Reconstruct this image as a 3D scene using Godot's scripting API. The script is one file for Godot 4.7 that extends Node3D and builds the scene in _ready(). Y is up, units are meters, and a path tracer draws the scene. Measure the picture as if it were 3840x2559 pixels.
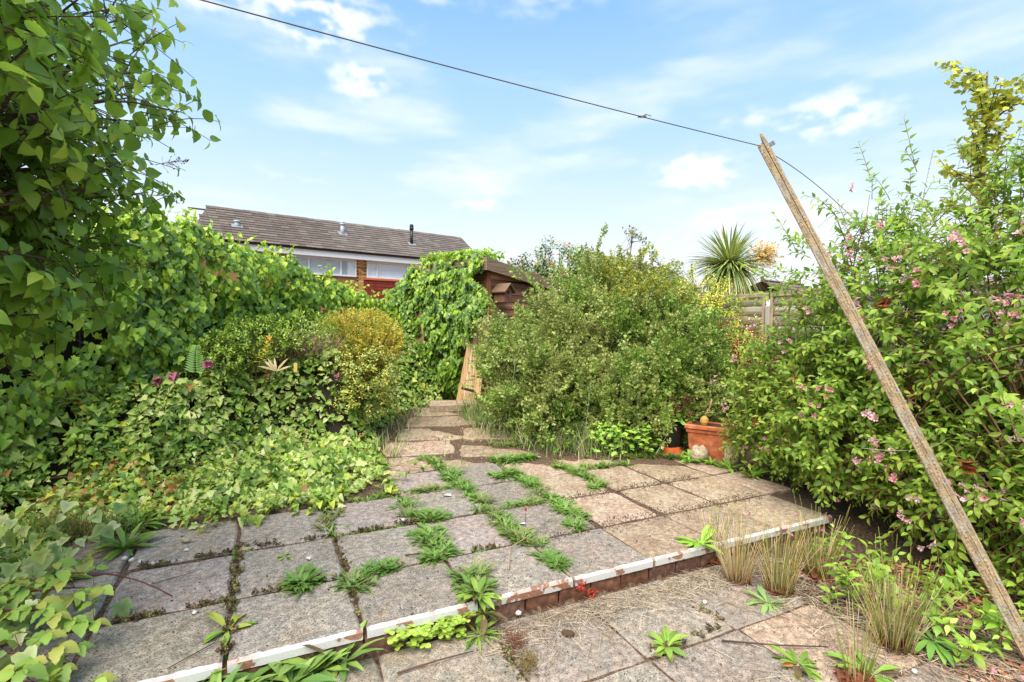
extends Node3D
# An overgrown back garden: paved terrace with a painted step, ivy bank and hedge, shed, weigela, leaning clothes post.
# y up, metres; the eye is at EYE, the terrace lies at y = 0; RIGHT runs along the step edge, AWAY runs from it to the shed.
const EYE := Vector3(0, 1.52, 0)
const RIGHT := Vector3(.9011, 0, -.4337)
const AWAY := Vector3(-.4337, 0, -.9011)
const EDGE := Vector3(-1.265, 0, -2.257)
const LOW := -.13
const TONE := Color(2.15, 1.78, 1.42)
var rg := RandomNumberGenerator.new()
var used := {}
var leaf_mats := {}

func pave(s: float, t: float, y := 0.0) -> Vector3: return EDGE + RIGHT * s + AWAY * t + Vector3(0, y, 0)
func rf(a: float, b: float) -> float: return rg.randf_range(a, b)
func rv(k := 1.0) -> Vector3: return Vector3(rf(-k, k), rf(-k, k), rf(-k, k))
func lin(r: float, g: float, b: float) -> Color: return Color(r, g, b)

# ------------------------------------------------------------------ naming and tree
func numbered(parent: Node, called: String) -> String:
	var key = str(parent.get_instance_id()) + called
	used[key] = used.get(key, -1) + 1
	return called if used[key] == 0 else "%s_%03d" % [called, used[key]]

func tag(o: Node, label: String, category: String, group := "") -> Node:
	o.set_meta("label", label); o.set_meta("category", category)
	if group: o.set_meta("group", group)
	return o

func thing(called: String, label: String, category: String, at := Vector3.ZERO, turn := 0.0, group := "") -> Node3D:
	var o := Node3D.new()
	o.name = numbered(self, called); add_child(o)
	o.position = at; o.rotation.y = turn
	tag(o, label, category, group)
	return o

func structure(called: String) -> Node3D:
	var o := Node3D.new()
	o.name = numbered(self, called); add_child(o)
	o.set_meta("kind", "structure")
	return o

func part(parent: Node, called: String, mesh: Mesh, mat: Material, at := Transform3D()) -> MeshInstance3D:
	var o := MeshInstance3D.new()
	o.mesh = mesh; o.material_override = mat; o.transform = at
	o.name = numbered(parent, called); parent.add_child(o)
	return o

func many(parent: Node, called: String, mesh: Mesh, mat: Material, places: Array, colors: Array) -> MultiMeshInstance3D:
	var m := MultiMesh.new()
	m.transform_format = MultiMesh.TRANSFORM_3D; m.use_colors = true; m.mesh = mesh; m.instance_count = places.size()
	var b := PackedFloat32Array()
	b.resize(places.size() * 16)
	for i in places.size():
		var t: Transform3D = places[i]
		var c: Color = colors[i]
		var k := i * 16
		b[k] = t.basis.x.x; b[k + 1] = t.basis.y.x; b[k + 2] = t.basis.z.x; b[k + 3] = t.origin.x
		b[k + 4] = t.basis.x.y; b[k + 5] = t.basis.y.y; b[k + 6] = t.basis.z.y; b[k + 7] = t.origin.y
		b[k + 8] = t.basis.x.z; b[k + 9] = t.basis.y.z; b[k + 10] = t.basis.z.z; b[k + 11] = t.origin.z
		b[k + 12] = c.r; b[k + 13] = c.g; b[k + 14] = c.b; b[k + 15] = 1.0
	m.buffer = b
	var o := MultiMeshInstance3D.new()
	o.multimesh = m; o.material_override = mat
	o.set_meta("kind", "stuff")
	o.name = numbered(parent, called); parent.add_child(o)
	return o

# ------------------------------------------------------------------ mesh helpers
func begin() -> SurfaceTool:
	var st := SurfaceTool.new()
	st.begin(Mesh.PRIMITIVE_TRIANGLES)
	return st

func done(st: SurfaceTool) -> ArrayMesh:
	st.generate_normals()
	return st.commit()

func tri(st: SurfaceTool, a: Vector3, b: Vector3, c: Vector3, col := Color.WHITE) -> void:
	st.set_color(col); st.add_vertex(a); st.set_color(col); st.add_vertex(b); st.set_color(col); st.add_vertex(c)

func quad(st: SurfaceTool, a: Vector3, b: Vector3, c: Vector3, d: Vector3, col := Color.WHITE) -> void:
	tri(st, a, b, c, col); tri(st, a, c, d, col)

# eight corners: bottom 0-3 round, top 4-7 round (seen from above clockwise)
func hexa(st: SurfaceTool, p: Array, col := Color.WHITE) -> void:
	st.set_smooth_group(-1)
	quad(st, p[4], p[5], p[6], p[7], col); quad(st, p[3], p[2], p[1], p[0], col)
	for i in 4:
		var j = (i + 1) % 4
		quad(st, p[i], p[j], p[j + 4], p[i + 4], col)

func box(st: SurfaceTool, lo: Vector3, hi: Vector3, bev := 0.0, wob := 0.0, col := Color.WHITE) -> void:
	st.set_smooth_group(-1)
	if bev <= 0.0:
		hexa(st, [Vector3(lo.x, lo.y, lo.z), Vector3(lo.x, lo.y, hi.z), Vector3(hi.x, lo.y, hi.z), Vector3(hi.x, lo.y, lo.z), Vector3(lo.x, hi.y, lo.z), Vector3(lo.x, hi.y, hi.z), Vector3(hi.x, hi.y, hi.z), Vector3(hi.x, hi.y, lo.z)].map(func(v): return v + rv(wob)), col)
		return
	# chamfered: at each corner three points, one on each face
	var c = (lo + hi) / 2; var h = (hi - lo) / 2
	var q := {}
	for sx in [-1, 1]:
		for sy in [-1, 1]:
			for sz in [-1, 1]:
				var w = rv(wob)
				var s = Vector3(sx, sy, sz)
				for ax in 3:
					var v = h - Vector3.ONE * bev
					v[ax] = h[ax]
					q[[sx, sy, sz, ax]] = c + v * s + w
	for ax in 3:
		var u = (ax + 1) % 3; var v = (ax + 2) % 3
		for s in [-1, 1]:
			var ring = []
			for k in [[-1, -1], [1, -1], [1, 1], [-1, 1]]:
				var e = [0, 0, 0]
				e[ax] = s; e[u] = k[0]; e[v] = k[1]
				ring.append(q[[e[0], e[1], e[2], ax]])
			if s > 0: ring.reverse()
			quad(st, ring[0], ring[1], ring[2], ring[3], col)
		for k in [[-1, -1], [1, -1], [1, 1], [-1, 1]]:
			var e = [0, 0, 0]; var f = [0, 0, 0]
			e[ax] = -1; f[ax] = 1
			e[u] = k[0]; f[u] = k[0]; e[v] = k[1]; f[v] = k[1]
			var a1 = q[[e[0], e[1], e[2], u]]; var a2 = q[[e[0], e[1], e[2], v]]; var b1 = q[[f[0], f[1], f[2], u]]; var b2 = q[[f[0], f[1], f[2], v]]
			if k[0] * k[1] > 0: quad(st, a1, a2, b2, b1, col)
			else: quad(st, a1, b1, b2, a2, col)
	for sx in [-1, 1]:
		for sy in [-1, 1]:
			for sz in [-1, 1]:
				var t = [q[[sx, sy, sz, 0]], q[[sx, sy, sz, 1]], q[[sx, sy, sz, 2]]]
				if sx * sy * sz > 0: tri(st, t[0], t[2], t[1], col)
				else: tri(st, t[0], t[1], t[2], col)

# a worn paving slab: ragged outline, rounded arris, slightly dished top
func slab_mesh(hx: float, hz: float, h := .05, rag := .006, front := false) -> ArrayMesh:
	var st := begin()
	st.set_smooth_group(-1)
	var ring = []
	var m := 6
	for side in 4:
		for i in m:
			var u = -1.0 + 2.0 * i / m
			var q = [Vector2(u, -1), Vector2(1, u), Vector2(-u, 1), Vector2(-1, -u)][side]
			var v = Vector2(q.x * hx, q.y * hz) + Vector2(rf(-rag, rag * .4) * signf(q.x) * float(absf(q.x) > .99), rf(-rag, rag * .4) * signf(q.y) * float(absf(q.y) > .99))
			if i == 0: v *= 1.0 - rf(.0, rag * 3.0)
			ring.append(v)
	var n = ring.size()
	var at = func(i, k):
		var v: Vector2 = ring[i % n]
		if k == 0: return Vector3(v.x, -h, v.y)
		if k == 1: return Vector3(v.x, -.013, v.y)
		var w = v * (1.0 - .012 / maxf(.05, v.length()) * 1.2)
		return Vector3(w.x, -.001, w.y)
	for i in n:
		for k in 2: quad(st, at.call(i, k), at.call(i, k + 1), at.call(i + 1, k + 1), at.call(i + 1, k))
	# stains: each slab has tones of its own
	st.set_smooth_group(1)
	var c = Vector3(rf(-.08, .08), rf(-.002, .003), rf(-.08, .08))
	var tone = func(): return Color(1, 1, 1).lerp([Color(.74, .70, .66), Color(.90, .84, .74), Color(1.10, 1.08, 1.04), Color(.80, .80, .74)][rg.randi() % 4], pow(rg.randf(), 1.3))
	var pts = []; var cols = []
	for k in [1.0, .82, .5]:
		var a = []; var b = []
		for i in n:
			var v: Vector3 = at.call(i, 2) * Vector3(k, 1, k)
			if k < 1.0: v += Vector3(rf(-.012, .012), rf(-.001, .0015), rf(-.012, .012))
			a.append(v); b.append(tone.call())
		pts.append(a); cols.append(b)
	var put = func(r, i): st.set_color(cols[r][i % n]); st.add_vertex(pts[r][i % n])
	for i in n:
		for r in 2:
			for q in [[r, i], [r, i + 1], [r + 1, i + 1], [r, i], [r + 1, i + 1], [r + 1, i]]: put.call(q[0], q[1])
		st.set_color(Color(.95, .93, .9)); st.add_vertex(c)
		put.call(2, i); put.call(2, i + 1)
	return done(st)

func box_mesh(lo: Vector3, hi: Vector3, bev := 0.0, wob := 0.0) -> ArrayMesh:
	var st := begin()
	box(st, lo, hi, bev, wob)
	return done(st)

func tube(st: SurfaceTool, pts: Array, r0: float, r1: float, sides := 5, col := Color.WHITE) -> void:
	st.set_smooth_group(0)
	var rings = []
	var side = Vector3.ZERO
	for i in pts.size():
		var d: Vector3 = (pts[mini(i + 1, pts.size() - 1)] - pts[maxi(i - 1, 0)]).normalized()
		if side == Vector3.ZERO or absf(side.dot(d)) > .95:
			side = d.cross(Vector3.UP if absf(d.y) < .9 else Vector3.RIGHT).normalized()
		side = (side - d * side.dot(d)).normalized()
		var o = d.cross(side)
		var r = lerpf(r0, r1, i / maxf(1.0, pts.size() - 1))
		var ring = []
		for k in sides:
			var a = TAU * k / sides
			ring.append(pts[i] + (side * cos(a) + o * sin(a)) * r)
		rings.append(ring)
	for i in pts.size() - 1:
		for k in sides:
			var j = (k + 1) % sides
			quad(st, rings[i][k], rings[i + 1][k], rings[i + 1][j], rings[i][j], col)
	for k in range(1, sides - 1):
		tri(st, rings[0][0], rings[0][k], rings[0][k + 1], col)
		tri(st, rings[-1][0], rings[-1][k + 1], rings[-1][k], col)

# a surface of revolution round y: [[radius, height], ...]
func lathe(st: SurfaceTool, prof: Array, sides := 20, col := Color.WHITE) -> void:
	for i in prof.size() - 1:
		for k in sides:
			var a = TAU * k / sides; var b = TAU * (k + 1) / sides
			var p = func(q, an): return Vector3(cos(an) * q[0], q[1], sin(an) * q[0])
			st.set_smooth_group(i + 1)
			quad(st, p.call(prof[i], a), p.call(prof[i + 1], a), p.call(prof[i + 1], b), p.call(prof[i], b), col)

func curve3(a: Vector3, b: Vector3, c: Vector3, n := 6) -> Array:
	var out = []
	for i in n + 1:
		var t = float(i) / n
		out.append(a.lerp(b, t).lerp(b.lerp(c, t), t))
	return out

# ------------------------------------------------------------------ leaves: base at 0, tip towards +z, upper side +y, length 1
func leaf_mesh(prof: Array, fold := .25, curl := .25, mid := 1.25, rim := Color.WHITE, wave := 0.0) -> ArrayMesh:
	var st := begin()
	st.set_smooth_group(0)
	var row = []
	for i in prof.size():
		var u: float = prof[i][0]; var w: float = prof[i][1]
		var y = -curl * u * u
		var wy = wave * (1 if i % 2 else -1)
		row.append([Vector3(-w, y + fold * w + wy, u), Vector3(0, y, u), Vector3(w, y + fold * w - wy, u)])
	var cm = Color(mid, mid, mid * .9)
	for i in row.size() - 1:
		for s in [0, 2]:
			var a = row[i][1]; var b = row[i + 1][1]; var c = row[i + 1][s]; var d = row[i][s]
			var vs = [[a, cm], [b, cm], [c, rim], [a, cm], [c, rim], [d, rim]] if s == 2 else [[a, cm], [c, rim], [b, cm], [a, cm], [d, rim], [c, rim]]
			for v in vs:
				st.set_color(v[1]); st.add_vertex(v[0])
	st.index()
	return done(st)

func ivy_mesh(kind: int, mid := 1.2, rim := Color.WHITE, cup := 0.0, twist := 0.0) -> ArrayMesh:
	var half = [[.14, -.12], [.4, -.06], [.34, .18], [.52, .36], [.26, .5], [.12, .8]] if kind == 0 else [[.16, -.14], [.42, -.06], [.46, .2], [.34, .48], [.18, .76]]
	if kind == 2: half = [[.2, -.1], [.5, .02], [.38, .26], [.56, .46], [.24, .56], [.14, .82]]
	var ring = [Vector3.ZERO]
	for p in half: ring.append(Vector3(p[0], p[0] * .18 - p[1] * p[1] * .2 + (.03 if absf(p[0]) > .39 else -.02), p[1]))
	ring.append(Vector3(0, -.2, 1.0))
	for k in range(half.size() - 1, -1, -1): ring.append(ring[k + 1] * Vector3(-1, 1, 1))
	for k in ring.size():
		var v: Vector3 = ring[k]
		ring[k] = v + Vector3(0, cup * v.x * v.x - cup * .4 * v.z * v.z + twist * v.x * v.z, 0)
	var st := begin()
	st.set_smooth_group(0)
	var c = Vector3(0, -.01, .3)
	for k in ring.size():
		var n = (k + 1) % ring.size()
		st.set_color(Color(mid, mid, mid)); st.add_vertex(c)
		st.set_color(rim); st.add_vertex(ring[n])
		st.set_color(rim); st.add_vertex(ring[k])
	st.index()
	return done(st)

func leaf_at(p: Vector3, f: Vector3, n: Vector3, s: float) -> Transform3D:
	var z = f.normalized()
	var x = n.cross(z)
	x = x.normalized() if x.length() > .01 else z.cross(Vector3(.3, .5, .8)).normalized()
	return Transform3D(Basis(x * s, z.cross(x) * s, z * s), p)

func leaf_mat(c: Color, rough := .45, through := .75, spec := .5) -> StandardMaterial3D:
	var key = [c, rough, through, spec]
	if not leaf_mats.has(key):
		var m := StandardMaterial3D.new()
		m.albedo_color = c.linear_to_srgb()
		m.vertex_color_use_as_albedo = true
		m.roughness = rough; m.metallic_specular = spec
		m.cull_mode = BaseMaterial3D.CULL_DISABLED
		if through > 0.0:
			m.backlight_enabled = true; m.backlight = Color(through, through, through)
		leaf_mats[key] = m
	return leaf_mats[key]

# leaves = [[Transform3D, palette index, mesh index], ...]; the largest in view become parts, the rest one part
func foliage(parent: Node3D, called: String, rest: String, meshes: Array, palette: Array, leaves: Array, singles: int, rough := .45, through := .75, spec := .5) -> void:
	var inv = parent.transform.affine_inverse()
	palette = palette.map(func(c): return c * TONE)
	if singles > 0:
		var rank = []
		for i in leaves.size():
			var p: Vector3 = leaves[i][0].origin
			var q = p - EYE
			var see = q.z < -.3 and absf(q.x / q.z) < 1.0 and absf(q.y / q.z) < .66
			rank.append([leaves[i][0].basis.z.length() / q.length() * (1.0 if see else .2), i])
		rank.sort_custom(func(a, b): return a[0] > b[0])
		var one := {}
		for k in mini(singles, rank.size()): one[rank[k][1]] = true
		var left = []
		for i in leaves.size():
			if one.has(i):
				part(parent, called, meshes[leaves[i][2]], leaf_mat(palette[leaves[i][1]], rough, through, spec), inv * leaves[i][0])
			else: left.append(leaves[i])
		leaves = left
	for k in meshes.size():
		var places = []; var colors = []
		for l in leaves:
			if l[2] == k:
				places.append(inv * l[0])
				var c: Color = palette[l[1]]
				var j = rf(.82, 1.2)
				colors.append(Color(c.r * j * rf(.92, 1.08), c.g * j, c.b * j))
		if places.size(): many(parent, rest, meshes[k], leaf_mat(Color.WHITE, rough, through, spec), places, colors)

# points in and on a crown made of ellipsoids [[centre, radii], ...] -> [[point, outward], ...]
func crown(els: Array, n: int, depth: float, bump: float, gaps: float, sd: int, low := .03) -> Array:
	var nz := FastNoiseLite.new()
	nz.seed = sd; nz.frequency = .9; nz.fractal_octaves = 3
	var w = []; var tot = 0.0
	for e in els:
		var a = pow(e[1].x * e[1].y, 1.0) + e[1].y * e[1].z + e[1].x * e[1].z
		tot += a; w.append(tot)
	var out = []
	var guard = 0
	while out.size() < n and guard < n * 12:
		guard += 1
		var r = rg.randf() * tot
		var k = 0
		while w[k] < r: k += 1
		var v = Vector3(rg.randfn(), rg.randfn(), rg.randfn()).normalized()
		var e = els[k]
		var base: Vector3 = e[0] + e[1] * v
		var p: Vector3 = e[0] + e[1] * v * (1.0 - depth * pow(rg.randf(), 1.6) + bump * nz.get_noise_3dv(base * 1.7))
		if p.y < low: continue
		if nz.get_noise_3dv(p * 2.3 + Vector3(9, 9, 9)) < gaps - .3 * rg.randf(): continue
		var inside = false
		for j in els.size():
			if j != k and ((p - els[j][0]) / els[j][1]).length() < 1.0 - depth * 1.1: inside = true
		if inside: continue
		var nn = (v / e[1]).normalized()
		if nn.dot((p - EYE).normalized()) > .35 and rg.randf() < .75: continue
		out.append([p, nn])
	return out

# leafy shoots: leaves in opposite pairs along a bending stem
func shoots(at: Array, stems: SurfaceTool, o: Dictionary) -> Array:
	var leaves = []
	for a in at:
		var dir = (a[1] * o.out + Vector3.UP * o.up + rv(o.loose)).normalized()
		var ln = rf(o.length[0], o.length[1])
		var bend = Vector3.DOWN * ln * rf(o.get("droop", [0.0, .3])[0], o.get("droop", [0.0, .3])[1])
		var start: Vector3 = a[0] - dir * ln * .5
		var side = dir.cross(Vector3.UP if absf(dir.y) < .9 else Vector3.RIGHT).normalized().rotated(dir, rf(0, TAU))
		var n: int = o.pairs
		var pts = []
		for i in n + 1:
			var u = float(i) / n
			pts.append(start + dir * ln * u + bend * u * u)
		if stems: tube(stems, pts, o.stem, o.stem * .5, 3, o.bark)
		for i in range(1, n + 1):
			var u = float(i) / n
			var d: Vector3 = (pts[i] - pts[i - 1]).normalized()
			side = side.rotated(d, o.get("turn", PI / 2) + rf(-.3, .3))
			var s = rf(o.size[0], o.size[1]) * (1.0 - .35 * absf(u - .6))
			for k in [-1, 1]:
				if rg.randf() > o.get("keep", .93): continue
				var f = (d * o.fwd + side * k + Vector3.DOWN * o.hang + rv(.25)).normalized()
				var nrm = (d * .4 + Vector3.UP * .8 + a[1] * o.get("face", .3) + rv(.35)).normalized()
				var young = u > .75 and rg.randf() < o.get("young", .5)
				leaves.append([leaf_at(pts[i] + side * k * s * .12, f, nrm, s * (.75 if i == n else 1.0)), o.tones[-1] if young else o.tones[rg.randi() % (o.tones.size() - 1)], rg.randi() % int(o.meshes)])
	return leaves

func limbs(st: SurfaceTool, roots: Array, tips: Array, share: float, r0: float, r1: float, lift := .5, col := Color.WHITE) -> void:
	for a in tips:
		if rg.randf() > share: continue
		var b: Vector3 = roots[rg.randi() % roots.size()] + rv(.06)
		var c: Vector3 = a[0] - a[1] * .05
		var m = b.lerp(c, .5) + Vector3.UP * lift * (c.y - b.y + .2) * .5 + rv(.18)
		tube(st, curve3(b, m, c, 6), r0 * rf(.6, 1.2), r1, 4, col)

# ------------------------------------------------------------------ materials
func noise_bytes(sd: int, freq: float, n: int, oct := 4, type := FastNoiseLite.TYPE_SIMPLEX_SMOOTH) -> PackedByteArray:
	var nz := FastNoiseLite.new()
	nz.seed = sd; nz.frequency = freq; nz.fractal_octaves = oct; nz.noise_type = type
	if type == FastNoiseLite.TYPE_CELLULAR: nz.fractal_type = FastNoiseLite.FRACTAL_NONE
	var im := nz.get_seamless_image(n, n)
	im.convert(Image.FORMAT_L8)
	return im.get_data()

func picture(n: int, bytes: PackedByteArray) -> ImageTexture:
	return ImageTexture.create_from_image(Image.create_from_data(n, n, false, Image.FORMAT_RGB8, bytes))

# weathered concrete: blotches, dark pits, pale lichen; colours in sRGB
func concrete(sd: int, base: Color, blot: Color, pits: float, lichen: float) -> ImageTexture:
	var n := 512
	var big = noise_bytes(sd, .006, n, 4); var fine = noise_bytes(sd + 1, .12, n, 3); var pit = noise_bytes(sd + 2, .13, n, 2); var lic = noise_bytes(sd + 3, .035, n, 3); var mid = noise_bytes(sd + 4, .03, n, 3)
	var out := PackedByteArray()
	out.resize(n * n * 3)
	for i in n * n:
		var b = smoothstep(.35, .68, big[i] / 255.0)
		var c = base.lerp(blot, b)
		var v = .86 + .3 * (fine[i] / 255.0 - .5) + .42 * (mid[i] / 255.0 - .5) + .12
		var p = smoothstep(pits + .08, pits, pit[i] / 255.0)
		var l = smoothstep(lichen, lichen + .07, lic[i] / 255.0) * (.5 + fine[i] / 510.0)
		for k in 3:
			var x = c[k] * v
			x = lerpf(x, c[k] * .55, p)
			x = lerpf(x, [.80, .76, .70][k], l * .5)
			out[i * 3 + k] = clampi(int(x * 255.0), 0, 255)
	return picture(n, out)

func ramp_tex(sd: int, freq: float, cols: Array, n := 256, oct := 4, stretch := 1.0) -> ImageTexture:
	var nz := FastNoiseLite.new()
	nz.seed = sd; nz.frequency = freq; nz.fractal_octaves = oct
	var out := PackedByteArray()
	out.resize(n * n * 3)
	for y in n:
		for x in n:
			var a = TAU * y / n
			var v = clampf(.5 + .75 * nz.get_noise_3d(x * stretch, cos(a) * n / TAU / stretch, sin(a) * n / TAU / stretch), 0, .9999) * (cols.size() - 1)
			var c: Color = cols[int(v)].lerp(cols[int(v) + 1], v - int(v))
			var k = (y * n + x) * 3
			out[k] = int(c.r * 255); out[k + 1] = int(c.g * 255); out[k + 2] = int(c.b * 255)
	return picture(n, out)

func turned(t: ImageTexture) -> ImageTexture:
	var im = t.get_image().duplicate()
	im.rotate_90(CLOCKWISE)
	return ImageTexture.create_from_image(im)

func surf(t: Texture2D, size: float, tint := Color.WHITE, rough := .9, world := true, bump := 0.0, off := Vector3.ZERO) -> StandardMaterial3D:
	var m := StandardMaterial3D.new()
	m.albedo_texture = t; m.albedo_color = tint; m.roughness = rough
	m.uv1_triplanar = true; m.uv1_world_triplanar = world; m.uv1_scale = Vector3.ONE / size; m.uv1_offset = off; m.uv1_triplanar_sharpness = 4.0
	if bump > 0.0:
		m.heightmap_enabled = true; m.heightmap_texture = t; m.heightmap_scale = bump
	return m

func plain(c: Color, rough := .8, vertex := false) -> StandardMaterial3D:
	var m := StandardMaterial3D.new()
	m.albedo_color = c; m.roughness = rough; m.vertex_color_use_as_albedo = vertex
	return m

# ------------------------------------------------------------------ ground
func ground_y(x: float, z: float) -> float:
	var q = Vector3(x, 0, z) - EDGE
	var s = q.dot(RIGHT); var t = q.dot(AWAY)
	var low = -.145
	var y = lerpf(low, -.016, smoothstep(.04, .1, t))
	if s > 4.15: y = lerpf(y, lerpf(-.1, -.02, smoothstep(-1.0, 1.5, t)), smoothstep(4.15, 4.6, s))
	if s < -.95: y = lerpf(y, -.03, smoothstep(-.95, -1.2, s))
	return y + .23 * smoothstep(5.2, 8.2, -z)

# ------------------------------------------------------------------ sky
func make_sky() -> Image:
	var w := 2048; var h := 1024
	var nz := FastNoiseLite.new()
	nz.seed = 11; nz.frequency = 1.5; nz.fractal_octaves = 6; nz.fractal_gain = .55
	var n2 := FastNoiseLite.new()
	n2.seed = 5; n2.frequency = 2.6; n2.fractal_octaves = 5
	# cumulus puffs: azimuth and elevation in degrees, half width, half height, strength
	var puffs = [[19.6, 15.0, 4.2, 2.0, 1.0], [31, 18.5, 5.5, 2.6, .75], [25, 19.5, 5, 1.4, .45], [-20.5, 28, 8, 4.5, .8], [-31, 28.5, 6, 3.4, .85], [-16, 23.5, 3.5, 3.0, .75], [-12, 20.5, 3, 1.5, .5], [-24, 24.2, 3.5, 1.2, .4], [-4, 12.5, 3.5, 1.1, .6], [-23, 14, 4, 1.3, .45], [26, 9, 11, 3.0, .8], [3, 31, 9, 2.5, .35], [-9, 30.5, 4, 2, .35],
		[70, 20, 14, 5, .7], [110, 26, 12, 5, .6], [150, 18, 14, 4, .7], [-75, 24, 12, 5, .6], [-120, 19, 14, 5, .7], [-160, 27, 12, 5, .6], [60, 45, 14, 6, .4], [-60, 48, 14, 6, .4], [180, 50, 16, 6, .4]]
	var data := PackedFloat32Array()
	data.resize(w * h * 4)
	for y in h:
		var el = (.5 - (y + .5) / h) * PI
		var ed = rad_to_deg(el)
		var e = maxf(ed, 0.0)
		# three-step gradient, linear light
		var c: Color = lin(.92, .95, .97).lerp(lin(.72, .86, .96), smoothstep(2.0, 13.0, e)).lerp(lin(.45, .69, .95), smoothstep(8.0, 22.0, e)).lerp(lin(.22, .47, .88), smoothstep(18.0, 37.0, e))
		var near = []
		for p in puffs:
			if absf(ed - p[1]) < p[3] * 2.4: near.append(p)
		for x in w:
			var r = c.r; var g = c.g; var b = c.b
			if ed > -1.0 and (near.size() or e < 40.0):
				var az = (x + .5) / w * TAU
				var v = Vector3(sin(az) * cos(el), sin(el) * 2.2, -cos(az) * cos(el))
				var vv = Vector3(v.x, v.y * 2.0, v.z)
				var k = (.5 * smoothstep(.0, .55, nz.get_noise_3dv(vv * 1.15)) * (.55 + .9 * maxf(0.0, n2.get_noise_3dv(vv * 2.2) + .25))) * smoothstep(44.0, 16.0, e)
				if near.size():
					var ad = rad_to_deg(az)
					var f = 0.0
					for p in near:
						var dx = (fposmod(ad - p[0] + 180.0, 360.0) - 180.0) / p[2]
						var dy = (ed - p[1]) / p[3]
						if dy < 0: dy *= 1.35
						var q = dx * dx + dy * dy
						if q < 5.0: f = maxf(f, p[4] * exp(-q))
					if f > .02:
						k = maxf(k, smoothstep(.06, .95, f * (.85 + 2.0 * n2.get_noise_3dv(v * 3.2) + 1.5 * n2.get_noise_3dv(v * 9.0) + .8 * nz.get_noise_3dv(v * 5.0))) * minf(.85, .3 + .75 * f))
				r = lerpf(r, 1.02, k); g = lerpf(g, 1.03, k); b = lerpf(b, 1.05, k)
			var i = (y * w + x) * 4
			data[i] = r; data[i + 1] = g; data[i + 2] = b; data[i + 3] = 1.0
	return Image.create_from_data(w, h, false, Image.FORMAT_RGBAF, data.to_byte_array())

func _ready() -> void:
	rg.seed = 20240611
	var cam := Camera3D.new()
	cam.name = "camera"; add_child(cam)
	cam.transform = Transform3D(Basis(Vector3(1, 0, 0), -.038) * Basis(Vector3(0, 0, 1), .009), EYE)
	cam.fov = rad_to_deg(2.0 * atan(1279.5 / 1950.0)); cam.near = .05; cam.far = 600.0
	cam.current = true
	var sky_mat := PanoramaSkyMaterial.new()
	sky_mat.panorama = ImageTexture.create_from_image(make_sky())
	sky_mat.energy_multiplier = .31
	var env := Environment.new()
	env.background_mode = Environment.BG_SKY
	env.sky = Sky.new(); env.sky.sky_material = sky_mat
	env.tonemap_mode = Environment.TONE_MAPPER_LINEAR
	env.tonemap_exposure = 3.8
	env.sdfgi_enabled = true; env.ssao_enabled = true; env.ssil_enabled = true
	var we := WorldEnvironment.new()
	we.name = "world"; we.environment = env; add_child(we)
	var sun := DirectionalLight3D.new()
	sun.name = "sun"; add_child(sun)
	sun.light_energy = .72; sun.light_color = Color(1.0, .97, .93); sun.light_angular_distance = 60.0; sun.shadow_enabled = true
	sun.look_at_from_position(Vector3(-.28, 1.2, .66), Vector3.ZERO)
	# ---- shared textures
	var wood_tex = ramp_tex(3, .03, [Color(.40, .345, .29), Color(.58, .52, .45), Color(.69, .63, .55), Color(.78, .73, .65)], 256, 5, 7.0)
	var brown_tex = ramp_tex(8, .03, [Color(.30, .205, .15), Color(.45, .32, .24), Color(.56, .42, .33), Color(.72, .62, .54)], 256, 5, 6.0)
	var cream_tex = ramp_tex(14, .03, [Color(.36, .24, .15), Color(.62, .48, .33), Color(.78, .67, .51), Color(.86, .78, .63), Color(.88, .81, .68)], 256, 5, 8.0)
	var dirt_tex = ramp_tex(21, .09, [Color(.16, .11, .08), Color(.27, .20, .15), Color(.38, .29, .21), Color(.52, .43, .33)], 256, 5)
	build_ground(surf(dirt_tex, .6, Color(1, 1, 1), 1.0, true, .6))
	build_paving(dirt_tex)
	build_house(brown_tex)
	build_far_roofs()
	build_fence(wood_tex)
	build_shed(wood_tex, brown_tex, cream_tex)
	build_pots(wood_tex, dirt_tex)
	build_post(wood_tex)
	build_ivy()
	build_shrubs()
	build_bush()
	build_weigela()
	build_lilac()
	build_behind()
	build_weeds()
	build_litter()

func build_ground(m: Material) -> void:
	var xs = [-300.0, -120.0, -50.0, -25.0, -12.0]; var x = -6.0
	while x <= 6.0: xs.append(x); x += .1
	xs.append_array([12.0, 25.0, 50.0, 120.0, 300.0])
	var zs = [-400.0, -150.0, -70.0, -35.0, -18.0]; var z = -11.0
	while z <= .5: zs.append(z); z += .1
	zs.append_array([4.0, 12.0, 40.0, 120.0])
	var nz := FastNoiseLite.new()
	nz.frequency = 2.5; nz.seed = 4
	var st := begin()
	st.set_smooth_group(0)
	for zz in zs:
		for xx in xs:
			st.add_vertex(Vector3(xx, ground_y(xx, zz) + .006 * nz.get_noise_2d(xx, zz), zz))
	var n = xs.size()
	for j in zs.size() - 1:
		for i in n - 1:
			var a = j * n + i
			for k in [a, a + 1, a + n + 1, a, a + n + 1, a + n]: st.add_index(k)
	var o = MeshInstance3D.new()
	st.generate_normals()
	o.mesh = st.commit(); o.material_override = m; o.name = "ground"
	o.set_meta("kind", "structure"); add_child(o)

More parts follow.
